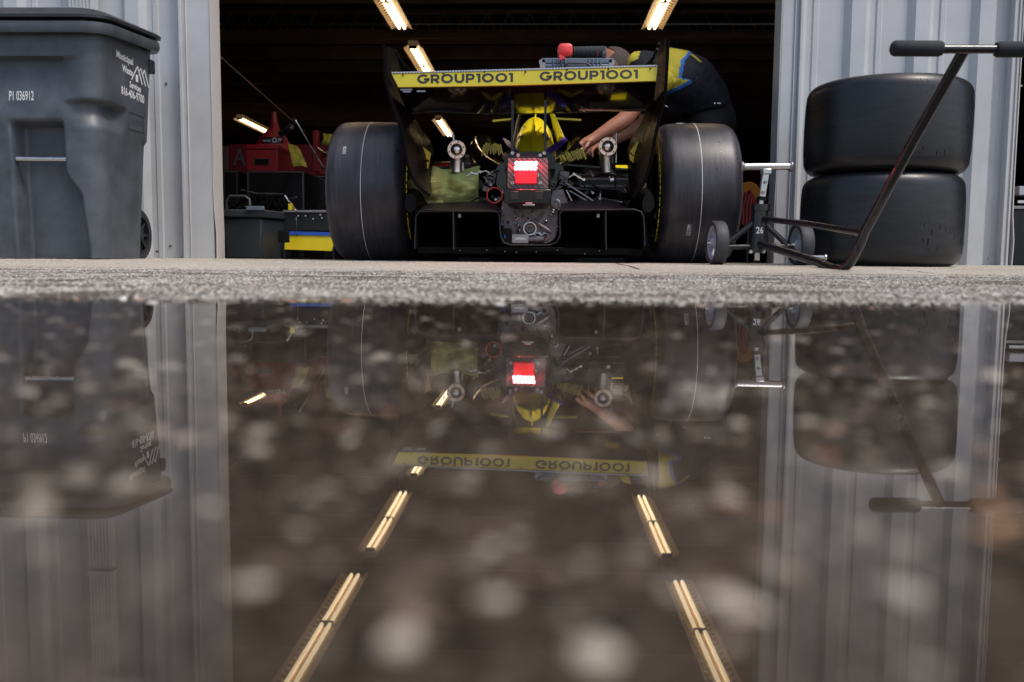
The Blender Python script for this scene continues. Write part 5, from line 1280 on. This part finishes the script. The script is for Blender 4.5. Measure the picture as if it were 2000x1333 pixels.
# added drape, dark red for the rain light's flare, and shelving across the rear
t = empty('flare_curtain', (0, 21, .055), 'added dark red curtain standing in for the rain light flare, across the garage back', 'curtain')
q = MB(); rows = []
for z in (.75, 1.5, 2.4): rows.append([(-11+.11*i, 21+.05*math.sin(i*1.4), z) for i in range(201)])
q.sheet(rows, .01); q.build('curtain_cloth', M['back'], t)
q = MB(); q.tube([(-11, 21, 2.43), (11, 21, 2.43)], .02, 8); q.tube([(-11, 20.8, 1.9), (-3, 20.8, 1.9)], .02, 8); q.build('curtain_rail', M['steel'], t)
for k, (x0, x1, y0, Yk) in enumerate(((880, 960, 300, 9.5), (1130, 1260, 330, 9.2), (690, 780, 300, 9.8))):
    t = thing_at('pit_bench', (x0+x1)/2, 480, Yk, ['dark workbench in the gloom behind the left exhaust outlet', 'dark workbench in the gloom behind the mechanic arms', 'dark workbench in the gloom above the left rear tyre'][k], 'workbench', 'workbenches at the back'); q = MB(); on_floor(q, x0, y0, x1, Yk, .6); q.build('bench_body', M['cabinet'], t, bevel=.01)
    q = MB()
    for j in range(4): a, b = P(x0+3, y0+6+j*14, Yk-.012), P(x1-3, y0+6+j*14, Yk-.012); q.bar(a, b, .01, .02)
    q.build('drawer_pull', M['cast'], t)
# round orange and red hose reel right of the right tyre
t = thing_at('hose_reel', 1462, 420, 5.3, 'orange disc with a coil of dark red hose between the right tyre and the jack', 'hose reel')
q = MB(); c = P(1462, 376, 5.4); q.lathe([(0, -.02), (.055, -.02), (.062, -.012), (.062, .012), (.055, .02), (0, .02)], c, (0, 1, 0), 28); q.build('reel_disc', M['engine_orange'], t)
q = MB()
for k in range(3): q.tube([P(1450+k*6, 440, 5.3), P(1450+k*7, 405, 5.3), P(1457+k*5, 378+k*3, 5.3), P(1464+k*4, 372+k*8, 5.32), P(1472+k*2, 402, 5.3), P(1466, 440, 5.3)], .012, 8)
q.build('hose_coil', M['red'], t)
q = MB(); q.tube([Vector((c.x, 5.4, .056)), c], .012, 8); q.lathe([(0, 0), (.09, 0), (.09, .012), (0, .012)], (c.x, 5.4, .056), (0, 0, 1), 20); q.build('reel_stand', M['cabinet'], t)
# neighbouring bay, a bright case and a cabinet
t = thing_at('cabinet', 1985, 480, 5.6, 'black cabinet in the next bay at the right edge under a white case', 'cabinet', 'black cabinets in the garage'); q = MB(); on_floor(q, 1968, 408, 2100, 5.6, .7); q.build('cabinet_body', M['cabinet'], t, bevel=.01)
q = MB(); gbox(q, 1967, 403, 2101, 408, 5.585, .02); q.build('edge_profile', M['steel'], t)
t = thing_at('white_case', 1995, 380, 5.7, 'bright white case on the black cabinet in the next bay', 'case'); q = MB(); gbox(q, 1990, 364, 2030, 382, 5.65, .2); q.build('case_shell', M['white'], t, bevel=.006)
q = MB(); gbox(q, 1988, 392, 2040, 397, 5.6, .02); q.build('case_rail', M['silver'], t)
# crack lines and a twig on the apron
t = MB(); 
for pts in ([(1205, 519), (1232, 524), (1248, 530)],):
    t.tube([P(x, y, 3.3+.0*i) if False else Vector((P(x, y, yy).x, yy, gz(0, yy)+.006)) for i, ((x, y), yy) in enumerate(zip(pts, (3.6, 3.2, 3.0)))], .0016, 6)
put(t.build('twig', M['black'], loc=(.4, 3.2, .04)), 'thin dark twig lying on the concrete behind the right rear tyre', 'twig')
